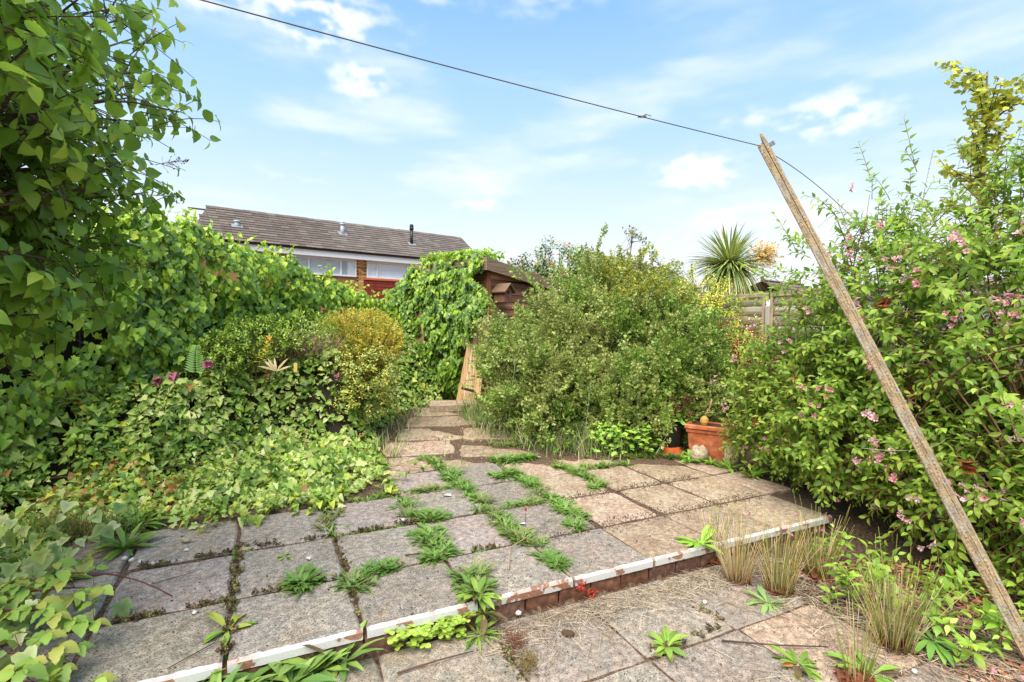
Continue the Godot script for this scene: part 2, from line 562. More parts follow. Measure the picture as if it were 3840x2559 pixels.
func build_paving(dirt: Texture2D) -> void:
	var grey = concrete(31, Color(.605, .565, .515), Color(.63, .58, .52), .27, .72)
	var pink = concrete(57, Color(.645, .585, .525), Color(.605, .565, .515), .25, .70)
	var sand = concrete(83, Color(.69, .61, .51), Color(.64, .55, .45), .24, .80)
	var mats = {"grey": [], "pink": [], "sand": []}
	for k in 4:
		for t in [["grey", grey], ["pink", pink], ["sand", sand]]:
			var j = [.90, .96, 1.0, .93][k]
			mats[t[0]].append(surf(t[1], .82, Color(j, j * [.99, 1, .98, 1][k], j * [.98, .99, 1, .97][k]), .93, true, .28, Vector3(k * .37, k * .21, k * .43)))
			mats[t[0]][-1].vertex_color_use_as_albedo = true
	var top = structure("terrace_paving")
	var turn = Basis(Vector3.UP, atan2(.4337, .9011))
	var ts = [-.03, .56, 1.2, 1.86, 2.5, 3.1]
	for r in 5:
		for c in range(-2, 8):
			var s0 = c * .605; var s1 = s0 + .605
			if c == 7: s1 = s0 + .35
			if r >= 3 and (c < 2 or c > 6): continue
			if r == 0 and c == 7: continue
			var wide = (.03 if r > 0 else .006)
			var gl = wide if c in [2, 3, 4, 5] else .011
			var lo = Vector3(-(s1 - s0) / 2 + gl, -.05, -(ts[r + 1] - ts[r]) / 2 + (.02 if r in [1, 2] else .008))
			var hi = -lo
			hi.y = 0
			var kind = "grey"
			if s0 > 2.3 or (s0 > 1.9 and r == 0) or r >= 4: kind = "sand"
			elif r > 0 and rg.randf() < .35: kind = "pink"
			if r == 0 and c == 3: kind = "pink"
			var m = mats[kind][rg.randi() % 4]
			var b = turn * Basis.from_euler(Vector3(rf(-.008, .008), rf(-.006, .006), rf(-.008, .008)))
			if r == 0: b = turn
			part(top, "slab", slab_mesh(hi.x, hi.z, .05, .010 if r else .0025), m, Transform3D(b, pave((s0 + s1) / 2, (ts[r] + ts[r + 1]) / 2, rf(-.007, .004) if r else rf(-.004, .0))))
	# the painted nosing on the front slabs, flaking to the brown concrete below
	var paint = surf(flaked(.29), .93, Color.WHITE, .6, true, .12)
	var worn = surf(flaked(.47), .71, Color(.97, .96, .94), .7, true, .15)
	for c in range(-2, 7):
		var st := begin()
		st.set_smooth_group(-1)
		var nn := 24
		var rows = []
		for i in nn + 1:
			var s = c * .605 + .010 + .585 * i / nn
			var back = .003 + rf(0, .010) * rf(.2, 1.3)
			rows.append([pave(s, -.0252, -.048 + rf(-.0015, .001)), pave(s, -.0254, -.011), pave(s, -.013, .0022), pave(s, -.013 + back, .0022)])
		for i in nn:
			for k in 3: quad(st, rows[i][k], rows[i][k + 1], rows[i + 1][k + 1], rows[i + 1][k])
		part(top, "painted_edge", done(st), worn if c == 2 else paint)
	# the brick riser
	var bricks = ramp_tex(71, .05, [Color(.26, .18, .14), Color(.38, .27, .205), Color(.46, .335, .26), Color(.58, .46, .38)], 128, 4)
	var bm = [surf(bricks, .31, Color(1, 1, 1), .9), surf(bricks, .27, Color(.85, .80, .80), .9, true, 0.0, Vector3(.3, .1, .5)), surf(bricks, .37, Color(1.0, .9, .82), .9, true, 0.0, Vector3(.7, .4, .2))]
	var s = -1.3
	while s < 4.2:
		var l = .215
		part(top, "brick", box_mesh(Vector3(-l / 2, -.05, -.045), Vector3(l / 2, .045, .045), .006, .003), bm[rg.randi() % 3], Transform3D(turn, pave(s, .035 + rf(-.003, .003), -.098)))
		s += l + .009
	var lowp = structure("lower_patio")
	for r in 4:
		for c in range(-3, 8):
			var off = .02 if r == 0 else (.03 * r)
			if c * .605 > 2.9: continue
			var lo = Vector3(-.298, -.05, -.292); var hi = Vector3(.298, 0, .292)
			var m = mats["pink" if (r + c) % 3 or r == 0 else "grey"][rg.randi() % 4]
			if c >= 4: m = mats["sand" if rg.randf() < .35 else "pink"][rg.randi() % 4]
			var b = turn * Basis.from_euler(Vector3(rf(-.006, .006), rf(-.006, .006), rf(-.006, .006)))
			part(lowp, "slab", slab_mesh(hi.x, hi.z, .05, .007), m, Transform3D(b, pave(c * .605 + .33 + off, -.33 - r * .592, LOW + rf(-.006, .003))))
	var path = structure("garden_path")
	for k in 4:
		for j in 2:
			var p = Vector3(-1.06 + .03 * k + j * (.84 - .03 * k) + rf(-.03, .03), 0, -6.02 - k * .52 + j * rf(-.1, .1))
			p.y = ground_y(p.x, p.z) + .006 + rf(-.006, .006)
			part(path, "slab", slab_mesh(.41, .25, .05, .03), mats["sand"][rg.randi() % 4], Transform3D(Basis.from_euler(Vector3(.06 + rf(-.02, .02), .1 + rf(-.1, .1), rf(-.02, .02))), p))
	var d = part(self, "doorstep", box_mesh(Vector3(-.36, -.07, -.2), Vector3(.36, .05, .2), .015, .008), mats["sand"][1], Transform3D(Basis(Vector3.UP, .15), Vector3(-.86, ground_y(-.86, -7.8) + .05, -7.75)))
	tag(d, "worn sandstone coloured doorstep slab at the foot of the shed door", "doorstep")

func flaked(worn: float) -> ImageTexture:
	var n := 512
	var a = noise_bytes(131, .011, n, 5); var f = noise_bytes(132, .1, n, 3)
	var out := PackedByteArray()
	out.resize(n * n * 3)
	for i in n * n:
		var k = smoothstep(worn + .012, worn, a[i] / 255.0 + .05 * (f[i] / 255.0 - .5))
		var crack = smoothstep(.012, .0, absf(a[i] / 255.0 - worn - .05)) * .35 + .22 * smoothstep(.55, .75, f[i] / 255.0)
		var v = .94 + .1 * (f[i] / 255.0 - .5)
		var w = Color(.83, .825, .80) * v
		var b = Color(.56, .40, .31) * (.8 + .4 * f[i] / 255.0)
		var c = w.lerp(b, maxf(k, crack))
		out[i * 3] = int(clampf(c.r, 0, 1) * 255); out[i * 3 + 1] = int(clampf(c.g, 0, 1) * 255); out[i * 3 + 2] = int(clampf(c.b, 0, 1) * 255)
	return picture(n, out)

# ------------------------------------------------------------------ houses
func tile_mesh() -> ArrayMesh:
	var st := begin()
	st.set_smooth_group(0)
	# a shallow interlocking tile: cross-section along x, slope along +z down
	var xs = [0.0, .04, .08, .16, .24, .30, .335]; var ys = [.0, .022, .008, .014, .008, .022, .004]
	for i in xs.size() - 1:
		var a = Vector3(xs[i], ys[i], 0); var b = Vector3(xs[i + 1], ys[i + 1], 0)
		var d = Vector3(0, .03, .27)
		quad(st, a, b, b + d, a + d)
		st.set_smooth_group(-1)
		quad(st, a + d, b + d, b + d + Vector3(0, -.03, 0), a + d + Vector3(0, -.03, 0))
		st.set_smooth_group(0)
	return done(st)

func build_house(brown: Texture2D) -> void:
	var h = thing("terraced_house", "long two storey terraced house with brown tiled roof and white fascia beyond the ivy hedge", "house", Vector3(-1.48, 0, -27), deg_to_rad(38))
	var white = plain(Color(.90, .90, .89), .5)
	var EY := 4.47
	var W := 13.1
	part(h, "wall", box_mesh(Vector3(-W, -.6, -7.6), Vector3(.0, EY - .25, -.47), 0), plain(Color(.62, .45, .31), .9))
	# facing bricks of the storey in view
	var pls = []; var cols = []
	var bk = box_mesh(Vector3(-.107, -.0325, -.05), Vector3(.107, .0325, .05))
	for r in 28:
		for c in 58:
			var x = -.12 - c * .225 - (r % 2) * .112
			var y = EY - .32 - r * .075
			if x < -W + .1: continue
			if x < -3.5 and x > -6.26 and y < 4.45: continue
			if x < -6.62: continue
			pls.append(Transform3D(Basis(), Vector3(x, y, -.44)))
			var t = rg.randf()
			cols.append(lin(.58, .31, .11) * rf(.85, 1.1) if t < .75 else (lin(.36, .16, .07) if t < .92 else lin(.62, .42, .2)))
	many(h, "bricks", bk, leaf_mat(Color.WHITE, .9, 0.0, .3), pls, cols)
	# fascia, gutter, soffit
	part(h, "fascia", box_mesh(Vector3(-W, EY - .30, -.06), Vector3(.05, EY - .02, -.02), .004), white)
	part(h, "soffit", box_mesh(Vector3(-W, EY - .30, -.40), Vector3(.05, EY - .27, -.063)), white)
	var st := begin()
	for k in 6:
		var a0 = PI + PI * k / 6; var a1 = PI + PI * (k + 1) / 6
		quad(st, Vector3(-W, EY - .01 + .055 * sin(a0), .04 + .055 * cos(a0)), Vector3(.06, EY - .01 + .055 * sin(a0), .04 + .055 * cos(a0)), Vector3(.06, EY - .01 + .055 * sin(a1), .04 + .055 * cos(a1)), Vector3(-W, EY - .01 + .055 * sin(a1), .04 + .055 * cos(a1)))
	part(h, "gutter", done(st), plain(Color(.16, .14, .13), .5))
	# windows: [left, right, bottom, top, mullions]
	for w in [[-6.16, -3.56, 3.42, 4.17, [-5.67, -4.15]], [-9.4, -6.64, 3.42, 4.17, [-8.7, -7.33]]]:
		var f := begin()
		for b in [[w[0], w[0] + .07, w[2], w[3]], [w[1] - .07, w[1], w[2], w[3]]]: box(f, Vector3(b[0], b[2], -.46), Vector3(b[1], b[3], -.36), .006)
		for b in [[w[2], w[2] + .07], [w[3] - .07, w[3]]]: box(f, Vector3(w[0] + .07, b[0], -.458), Vector3(w[1] - .07, b[1], -.362), .006)
		for m in w[4]: box(f, Vector3(m - .035, w[2] + .07, -.456), Vector3(m + .035, w[3] - .07, -.364), .006)
		var win = part(h, "window", done(f), white)
		var cuts = [w[0]] + w[4] + [w[1]]
		for k in cuts.size() - 1:
			var glass = StandardMaterial3D.new()
			glass.albedo_color = Color(.9, .95, 1.0, .14); glass.transparency = BaseMaterial3D.TRANSPARENCY_ALPHA; glass.roughness = .03
			part(win, "pane", box_mesh(Vector3(cuts[k] + .03, w[2] + .05, -.412), Vector3(cuts[k + 1] - .03, w[3] - .05, -.408)), glass)
		if w[0] > -7:
			var bl := begin()
			var x = w[0] + .03
			while x < w[1] - .05:
				box(bl, Vector3(x, w[2] + .01, -.452), Vector3(x + .085, w[3], -.44), 0, .002); x += .088
			part(win, "blind", done(bl), plain(Color(.86, .87, .88), .8))
		else:
			part(win, "net_curtain", box_mesh(Vector3(w[0], w[2], -.462), Vector3(-7.3, w[3], -.45)), plain(Color(.62, .65, .70), .6))
			var cu := begin()
			for k in 8: tube(cu, [Vector3(-7.0 + k * .045, w[2], -.44), Vector3(-7.0 + k * .045, w[3], -.44)], .03, .026, 6)
			part(win, "curtain", done(cu), plain(Color(.92, .92, .92), .9))
			part(win, "room_shade", box_mesh(Vector3(-7.3, w[2], -.466), Vector3(w[1], w[3], -.454)), plain(Color(.42, .45, .48), .8))
	part(h, "window_sill", box_mesh(Vector3(-6.30, 3.32, -.44), Vector3(-3.4, 3.415, -.30), .01), plain(Color(.80, .42, .26), .6))
	for k in 9:
		part(h, "cladding_board", box_mesh(Vector3(-6.3, 3.175 - k * .15, -.44), Vector3(-3.4, 3.315 - k * .15, -.36 - .0), .012, .003), surf(brown, 1.1, Color(1.0, .52, .48), .8, true))
	# roof: tiles in courses, the last of them past the picture's count as one part
	var tm = tile_mesh()
	var pitch = Basis(Vector3(1, 0, 0), 0.0)
	var up = Vector3(0, 1.61, -2.35)
	var n = 13
	var dn = -up.normalized()
	var nrm = Vector3.RIGHT.cross(dn) * -1.0
	if nrm.y < 0: nrm = -nrm
	var rot = Basis(Vector3.RIGHT, nrm, dn)
	var shades = [Color(.37, .335, .305), Color(.40, .36, .325), Color(.345, .31, .28), Color(.43, .39, .35), Color(.375, .335, .31)]
	var tmats = shades.map(func(c): return plain(c, .9))
	var roof = part(h, "roof", box_mesh(Vector3(-W + .3, EY + 1.45, -2.40), Vector3(-.05, EY + 1.5, -2.3)), tmats[2])
	var rest = []; var rcol = []
	var count = 0
	for c in 40:
		for r in n:
			var left = -W + .95 * r / (n - 1.0)
			var x = -.33 - c * .33
			if x < left - .1: continue
			var o = Vector3(x, EY + .02, .07) + up * ((r + 1) / float(n)) + nrm * (.002 + rf(0, .005))
			if count < 300:
				part(roof, "tile", tm, tmats[rg.randi() % 5], Transform3D(rot, o)); count += 1
			else:
				rest.append(Transform3D(rot, o)); rcol.append(shades[rg.randi() % 5].srgb_to_linear())
	many(roof, "tiles", tm, leaf_mat(Color.WHITE, .9, 0.0, .3), rest, rcol)
	var fl := begin()
	hexa(fl, [Vector3(-W, EY - .03, .03), Vector3(-W, EY - .03, .05), Vector3(0.03, EY - .03, .05), Vector3(0.03, EY - .03, .03), Vector3(-W + .95, EY + 1.57, -2.35), Vector3(-W + .95, EY + 1.58, -2.33), Vector3(0.03, EY + 1.58, -2.33), Vector3(0.03, EY + 1.57, -2.35)])
	hexa(fl, [Vector3(-W + .95, EY + 1.57, -2.40), Vector3(-W + .95, EY + 1.57, -2.37), Vector3(.03, EY + 1.57, -2.37), Vector3(.03, EY + 1.57, -2.40), Vector3(-W, EY - 1.9, -7.9), Vector3(-W, EY - 1.86, -7.9), Vector3(.03, EY - 1.86, -7.9), Vector3(.03, EY - 1.9, -7.9)])
	part(roof, "underlay", done(fl), tmats[2])
	var x = -W + .95
	var rm = begin()
	var prof = []
	for k in 7: prof.append(Vector3(0, .075 * sin(PI * k / 6), .11 * cos(PI * k / 6)))
	for k in 6: quad(rm, prof[k], prof[k] + Vector3(.43, 0, 0), prof[k + 1] + Vector3(.43, 0, 0), prof[k + 1])
	var rmesh = done(rm)
	while x < -.3:
		part(roof, "ridge_tile", rmesh, tmats[[1, 3, 4][rg.randi() % 3]], Transform3D(Basis(Vector3.UP, rf(-.01, .01)), Vector3(x, EY + 1.60 + rf(-.008, .008), -2.37)))
		x += .445
	var pale = plain(Color(.62, .66, .68), .4); var black = plain(Color(.10, .10, .11), .5)
	for f in [[-6.95, .55, .09, .55, pale], [-3.62, .45, .075, .95, black], [-11.3, .42, .10, .22, pale]]:
		var base = Vector3(f[0], EY + .05, .05) + up * f[1]
		var t := begin()
		tube(t, [base + Vector3(0, -.1, 0), base + Vector3(0, f[3] * .72, 0)], f[2], f[2], 10)
		tube(t, [base + Vector3(0, f[3] * .72, 0), base + Vector3(0, f[3] * .86, 0)], f[2] * 1.35, f[2] * 1.35, 10)
		tube(t, [base + Vector3(0, f[3] * .88, 0), base + Vector3(0, f[3], 0)], f[2] * 1.3, f[2] * 1.1, 10)
		var flue = part(h, "flue", done(t), f[4])
		part(flue, "flashing", box_mesh(Vector3(-.2, -.012, -.12), Vector3(.2, .006, .18)), plain(Color(.50, .50, .50), .6), Transform3D(rot, base + nrm * .03))

func build_far_roofs() -> void:
	for d in [[Vector3(3.7, 0, -22), 52.0, 8.2, 4.28, "distant brown tiled roof just showing above the middle of the big bush", "roof behind the big bush"], [Vector3(11.3, 0, -23.6), 38.0, 4.2, 3.45, "low grey tiled roof seen through the pink flowering branches above the fence", "roof beyond the fence"]]:
		var h = thing("bungalow", d[4], "house", d[0], deg_to_rad(d[1]))
		part(h, "wall", box_mesh(Vector3(.2, -.5, -4.8), Vector3(d[2] - .2, d[3] - 1.75, 2.2)), plain(Color(.62, .50, .40), .9))
		var st := begin()
		for r in 9:
			var u0 = Vector3(0, d[3] - r * .2, r * .3); var u1 = Vector3(0, d[3] - (r + 1) * .2, (r + 1) * .3 + .03)
			hexa(st, [u1 + Vector3(0, .01, 0), u1 + Vector3(d[2], .01, 0), u0 + Vector3(d[2], -.03, 0), u0 + Vector3(0, -.03, 0), u1 + Vector3(0, .05, 0), u1 + Vector3(d[2], .05, 0), u0 + Vector3(d[2], .01, 0), u0 + Vector3(0, .01, 0)])
		hexa(st, [Vector3(0, d[3] - .03, -.02), Vector3(d[2], d[3] - .03, -.02), Vector3(d[2], d[3] - 2.0, -5.2), Vector3(0, d[3] - 2.0, -5.2), Vector3(0, d[3], -.02), Vector3(d[2], d[3], -.02), Vector3(d[2], d[3] - 1.95, -5.2), Vector3(0, d[3] - 1.95, -5.2)])
		var roof = part(h, "roof", done(st), plain(Color(.42, .36, .32), .9))
		for k in int(d[2] / .5):
			part(roof, "ridge_tile", box_mesh(Vector3(k * .5 + .01, d[3] - .02, -.13), Vector3(k * .5 + .49, d[3] + .07, .13), .05, .006), plain(Color(.44, .37, .33), .9))

# ------------------------------------------------------------------ fence on the right
func build_fence(wood: Texture2D) -> void:
	var flat = turned(wood)
	var f = thing("garden_fence", "weathered grey lapped panel fence with concrete posts behind the pink shrub", "fence", Vector3(3.71, 0, -7.5), deg_to_rad(108))
	var tints = [Color(1.36, 1.42, 1.5), Color(1.2, 1.26, 1.34), Color(1.48, 1.53, 1.6), Color(1.06, 1.11, 1.18)]
	var mats = tints.map(func(c): return surf(flat, .9, c, .95, true))
	var cap = surf(flat, .8, Color(1.0, .98, .93), .95)
	var batten = surf(wood, .7, Color(1.05, 1, .95), .95)
	var post = plain(Color(.69, .665, .62), .95)
	for k in range(-3, 3):
		var x0 = k * 1.93 + .055; var x1 = x0 + 1.82
		for b in 13:
			var y = .12 + b * .138
			var st := begin()
			st.set_smooth_group(0)
			var lowr = []
			for i in 9: lowr.append(y + .012 * sin(i * 1.3 + b * 2.1 + k) + rf(-.006, .006))
			for i in 8:
				var xa = lerpf(x0, x1, i / 8.0); var xb = lerpf(x0, x1, (i + 1) / 8.0)
				quad(st, Vector3(xa, lowr[i], -.022), Vector3(xa, y + .168, -.004), Vector3(xb, y + .168, -.004), Vector3(xb, lowr[i + 1], -.022))
				quad(st, Vector3(xa, lowr[i], -.022), Vector3(xb, lowr[i + 1], -.022), Vector3(xb, lowr[i + 1], -.012), Vector3(xa, lowr[i], -.012))
			part(f, "board", done(st), mats[rg.randi() % 4])
		part(f, "rail", box_mesh(Vector3(x0 - .01, 1.90, -.05), Vector3(x1 + .01, 1.965, .03), .006, .003), cap)
		for xb in [x0 + .02, (x0 + x1) / 2, x1 - .02]:
			part(f, "batten", box_mesh(Vector3(xb - .02, .1, -.056), Vector3(xb + .02, 1.897, -.026), .004, .002), batten)
	for k in range(-3, 4):
		part(f, "post", box_mesh(Vector3(k * 1.93 - .055, -.3, -.055), Vector3(k * 1.93 + .04, 1.78, .05), .012, .003), post)

# ------------------------------------------------------------------ shed
func build_shed(wood: Texture2D, brown: Texture2D, cream: Texture2D) -> void:
	var gy = .2
	var s = thing("garden_shed", "old brown timber shed with weathered fascia, half swallowed by ivy and the big bush", "shed", Vector3(-.40, gy, -8.25), deg_to_rad(50))
	var flat = turned(brown); var flatgrey = turned(wood)
	var mats = [Color(1.2, 1.12, 1.04), Color(1.02, .95, .9), Color(1.32, 1.2, 1.1), Color(.95, .86, .8)].map(func(c): return surf(flat, .9, c, .85, true))
	var HL := 2.16; var HR := 1.90; var W := 2.0
	for k in 19:
		var y0 = k * .117; var y1 = y0 + .125
		var yl = minf(y1, HL); var yr = minf(y1, HR)
		if y0 >= HR: yr = y0 + .004
		if y0 >= HL: continue
		var st := begin()
		var z0 = -.03; var z1 = .004; var z2 = .018
		hexa(st, [Vector3(.0, y0, z0), Vector3(W, y0, z0), Vector3(W, y0, z2), Vector3(.0, y0, z2), Vector3(.0, yl, z0), Vector3(W, yr, z0), Vector3(W, yr, z1), Vector3(.0, yl, z1)])
		part(s, "board", done(st), mats[rg.randi() % 4])
	for k in 18:
		part(s, "board", box_mesh(Vector3(-.018, k * .117, -1.5), Vector3(.01, k * .117 + .125, -.02), .004), mats[rg.randi() % 4])
	part(s, "corner_trim", box_mesh(Vector3(-.04, 0, -.03), Vector3(.045, HL - .04, .045), .005), surf(brown, .6, Color(1, .85, .7), .85))
	part(s, "back_wall", box_mesh(Vector3(.02, 0, -1.5), Vector3(W, HR - .05, -.04)), mats[3])
	# roof and fascias
	var st := begin()
	hexa(st, [Vector3(-.12, HL + .09, .10), Vector3(-.12, HL + .09, -1.6), Vector3(W + .12, HR + .07, -1.6), Vector3(W + .12, HR + .07, .10), Vector3(-.12, HL + .13, .10), Vector3(-.12, HL + .13, -1.6), Vector3(W + .12, HR + .11, -1.6), Vector3(W + .12, HR + .11, .10)])
	part(s, "roof", done(st), plain(Color(.34, .33, .31), .95))
	st = begin()
	hexa(st, [Vector3(-.13, HL - .05, .105), Vector3(-.13, HL - .05, .13), Vector3(W + .13, HR - .075, .13), Vector3(W + .13, HR - .075, .105), Vector3(-.13, HL + .14, .105), Vector3(-.13, HL + .14, .13), Vector3(W + .13, HR + .115, .13), Vector3(W + .13, HR + .115, .105)])
	part(s, "fascia", done(st), surf(flatgrey, .7, Color(.80, .74, .68), .95))
	part(s, "fascia", box_mesh(Vector3(-.156, HL - .055, -1.6), Vector3(-.133, HL + .145, .128), .004), surf(flatgrey, .8, Color(.84, .80, .76), .95))
	# the loose door leaning by the corner
	var d = thing("shed_door", "peeling cream and brown boarded door leaning against the ivy end of the shed", "door", Vector3(-.66, .21, -7.9))
	var b0 = Vector3(-.20, .0, -.06); var b1 = Vector3(.17, -.02, .05); var t0 = Vector3(.06, 1.50, -.26); var t1 = Vector3(.30, 1.52, -.12)
	for k in 4:
		var u = k / 4.0 + .006; var v = (k + 1) / 4.0 - .006
		var n = Vector3(.35, 0, -.9) * .025
		st = begin()
		var lowcut = Vector3(0, .05, 0) if k == 0 else Vector3.ZERO
		hexa(st, [b0.lerp(b1, u) + lowcut, b0.lerp(b1, v), b0.lerp(b1, v) + n, b0.lerp(b1, u) + n + lowcut, t0.lerp(t1, u), t0.lerp(t1, v), t0.lerp(t1, v) + n, t0.lerp(t1, u) + n])
		part(d, "board", done(st), surf(cream, .55, [Color(.95, .9, .8), Color(1, 1, 1), Color(1, .97, .9), Color(1, .95, .86)][k], .8, true, 0.0, Vector3(k * .3, 0, 0)))
	var br = part(d, "brace", box_mesh(Vector3(-.17, .24, .05), Vector3(.03, .28, .075), .004), plain(Color(.22, .14, .10), .9))
	br.rotation.z = -.25
	# nesting box on the cladding
	var nb = thing("nesting_box", "small wooden nesting box with pitched roof on the brown shed wall", "bird box", Vector3(-.235, 1.82, -8.36), deg_to_rad(50) + .12)
	nb.scale = Vector3.ONE * 1.25
	var nm = surf(brown, .35, Color(.95, .88, .85), .9)
	st = begin()
	var pr = [Vector2(-.085, 0), Vector2(.085, 0), Vector2(.085, .15), Vector2(0, .225), Vector2(-.085, .15)]
	st.set_smooth_group(-1)
	for k in 5:
		var p = pr[k]; var q = pr[(k + 1) % 5]
		quad(st, Vector3(p.x, p.y, 0), Vector3(q.x, q.y, 0), Vector3(q.x, q.y, .16), Vector3(p.x, p.y, .16))
	for z in [0.0, .16]:
		for k in range(1, 4): tri(st, Vector3(pr[0].x, pr[0].y, z), Vector3(pr[k].x, pr[k].y, z), Vector3(pr[k + 1].x, pr[k + 1].y, z))
	part(nb, "body", done(st), nm)
	st = begin()
	for sx in [-1.0, 1.0]:
		hexa(st, [Vector3(0, .228, -.01), Vector3(0, .228, .2), Vector3(sx * .125, .118, .2), Vector3(sx * .125, .118, -.01), Vector3(0, .243, -.01), Vector3(0, .243, .2), Vector3(sx * .128, .132, .2), Vector3(sx * .128, .132, -.01)])
	part(nb, "roof", done(st), surf(flatgrey, .5, Color(.72, .62, .56), .95))
	st = begin()
	tube(st, [Vector3(0, .125, .158), Vector3(0, .125, .1625)], .021, .021, 14)
	part(nb, "entrance_hole", done(st), plain(Color(.03, .025, .02), 1.0))
	st = begin()
	tube(st, [Vector3(0, .07, .16), Vector3(0, .07, .20)], .005, .005, 6)
	part(nb, "perch", done(st), nm)

# ------------------------------------------------------------------ pots
func build_pots(wood: Texture2D, dirt: Texture2D) -> void:
	var clay = ramp_tex(91, .04, [Color(.54, .27, .15), Color(.67, .355, .20), Color(.74, .42, .26), Color(.83, .58, .42)], 128, 4)
	var terra = surf(clay, .5, Color(1, 1, 1), .75)
	var soil = surf(dirt, .3, Color(.8, .75, .7), 1.0)
	var p = thing("terracotta_planter", "rectangular orange terracotta trough with thick rim beside the pink flowering bush", "planter", Vector3(2.27, -.01, -5.86), deg_to_rad(-32))
	var st := begin()
	var L := .235; var Wd := .13; var H := .36
	hexa(st, [Vector3(-L + .03, 0, -Wd + .025), Vector3(-L + .03, 0, Wd - .025), Vector3(L - .03, 0, Wd - .025), Vector3(L - .03, 0, -Wd + .025), Vector3(-L, H, -Wd), Vector3(-L, H, Wd), Vector3(L, H, Wd), Vector3(L, H, -Wd)])
	part(p, "body", done(st), terra)
	st = begin()
	for b in [[-L - .03, L + .03, Wd - .012, Wd + .028], [-L - .03, L + .03, -Wd - .028, -Wd + .012]]: box(st, Vector3(b[0], H - .03, b[2]), Vector3(b[1], H + .022, b[3]), .010)
	for b in [[-L - .029, -L + .012], [L - .012, L + .029]]: box(st, Vector3(b[0], H - .029, -Wd + .012), Vector3(b[1], H + .021, Wd - .012), .006)
	box(st, Vector3(-L - .012, H - .07, -Wd - .012), Vector3(L + .012, H - .032, Wd + .012), .006)
	part(p, "rim", done(st), terra)
	part(p, "soil", box_mesh(Vector3(-L + .012, H - .01, -Wd + .012), Vector3(L - .012, H + .012, Wd - .012)), soil)
	# a dry bulb with a snapped stem sits in it
	var bl = thing("bulb", "ochre bulb with a dry broken stem sitting in the terracotta trough", "bulb", Vector3(2.17, .37, -5.80))
	st = begin()
	lathe(st, [[.0, 0], [.035, .005], [.05, .04], [.045, .075], [.02, .105], [.0, .11]], 12)
	part(bl, "body", done(st), plain(Color(.72, .56, .26), .7))
	st = begin()
	tube(st, [Vector3(0, .1, 0), Vector3(.03, .16, 0), Vector3(.06, .22, .01), Vector3(.07, .30, .01)], .007, .012, 5)
	part(bl, "stem", done(st), plain(Color(.72, .58, .40), .9))
	var b = thing("black_pot", "round black plastic plant pot between the tan pot and the terracotta trough", "plant pot", Vector3(1.86, .10, -5.98))
	st = begin()
	lathe(st, [[.0, 0], [.108, 0], [.128, .22], [.14, .22], [.142, .25], [.128, .25], [.12, .21], [.0, .205]], 24)
	part(b, "body", done(st), plain(Color(.035, .036, .04), .45))
	var sp = crown([[Vector3(1.86, .42, -5.98), Vector3(.15, .08, .15)]], 46, .9, .1, -2.0, 3)
	var lv = []
	for a in sp: lv.append([leaf_at(a[0], a[1] + rv(.6), Vector3.UP + rv(.4), rf(.045, .07)), rg.randi() % 2, 0])
	var dp = thing("potted_plant", "round leaved green plant with a brown dried top growing in the black pot", "plant", Vector3(1.86, .31, -5.98))
	foliage(dp, "leaf", "leaves", [leaf_mesh([[0, 0], [.15, .35], [.5, .5], [.85, .35], [1, 0]], .1, .2)], [lin(.10, .24, .05), lin(.15, .30, .06)], lv, 46)
	st = begin()
	for k in 46:
		var a = Vector3(rf(-.06, .06), 0, rf(-.06, .06)); var q = Vector3(rf(-.24, .24), rf(.15, .38), rf(-.16, .16))
		tube(st, curve3(a, a.lerp(q, .5) + Vector3(0, .07, 0), q, 3), .0035, .0018, 3)
		for j in 5: tri(st, q + rv(.035), q + rv(.035), q + rv(.035))
	part(dp, "dried_stems", done(st), plain(Color(.42, .28, .16), .95))
	var t = thing("tan_pot", "small tan clay pot half hidden behind the black pot", "plant pot", Vector3(1.86, .05, -6.42))
	st = begin()
	lathe(st, [[.0, 0], [.09, 0], [.118, .2], [.13, .2], [.13, .245], [.116, .245], [.11, .2], [0, .2]], 20)
	part(t, "body", done(st), plain(Color(.72, .60, .42), .85))
	var o = thing("upturned_pot", "bright orange clay pot turned upside down under the black pot", "plant pot", Vector3(1.845, .10, -5.95), -.3)
	st = begin()
	lathe(st, [[.0, 0], [.095, 0], [.118, -.075], [.135, -.075], [.135, -.112], [.12, -.112], [.0, -.08]], 20)
	var body = part(o, "body", done(st), surf(clay, .4, Color(1.15, .92, .72), .7))
	body.rotation = Vector3(.10, 0, .08)
	# stones and a splinter of board
	var rock = ramp_tex(97, .06, [Color(.42, .37, .30), Color(.60, .54, .44), Color(.72, .66, .53), Color(.80, .76, .66)], 128, 5)
	var rm = surf(rock, .3, Color.WHITE, .95)
	for r in [["rockery_stone", "rounded buff stone propped against the front of the terracotta trough", "stone", Vector3(2.07, .07, -5.68), Vector3(.15, .10, .10), 1], ["stone", "half buried brown stone in the dark under the pink bush", "stone", Vector3(3.25, .08, -4.3), Vector3(.17, .17, .14), 2], ["pebble", "smooth oval tan pebble lying alone on the grey slab", "pebble", Vector3(-2.2, .017, -3.47), Vector3(.034, .018, .02), 3], ["clod", "brown dry seed head lying on the pink lower slab", "seed head", Vector3(.31, LOW + .014, -2.67), Vector3(.02, .014, .036), 4]]:
		var m = part(self, r[0], stone_mesh(r[4], r[5]), rm if r[5] != 4 else plain(Color(.30, .22, .13), .95), Transform3D(Basis(Vector3.UP, r[5] * 1.1), r[3]))
		m.name = numbered(self, r[0]) if false else m.name
		tag(m, r[1], r[2])
	var bd = part(self, "board_offcut", box_mesh(Vector3(-.07, 0, -.012), Vector3(.07, .24, .012), .006, .008), surf(wood, .4, Color(1.15, 1.12, 1.05), .9), Transform3D(Basis.from_euler(Vector3(-.15, -.4, .06)), Vector3(2.40, -.03, -5.60)))
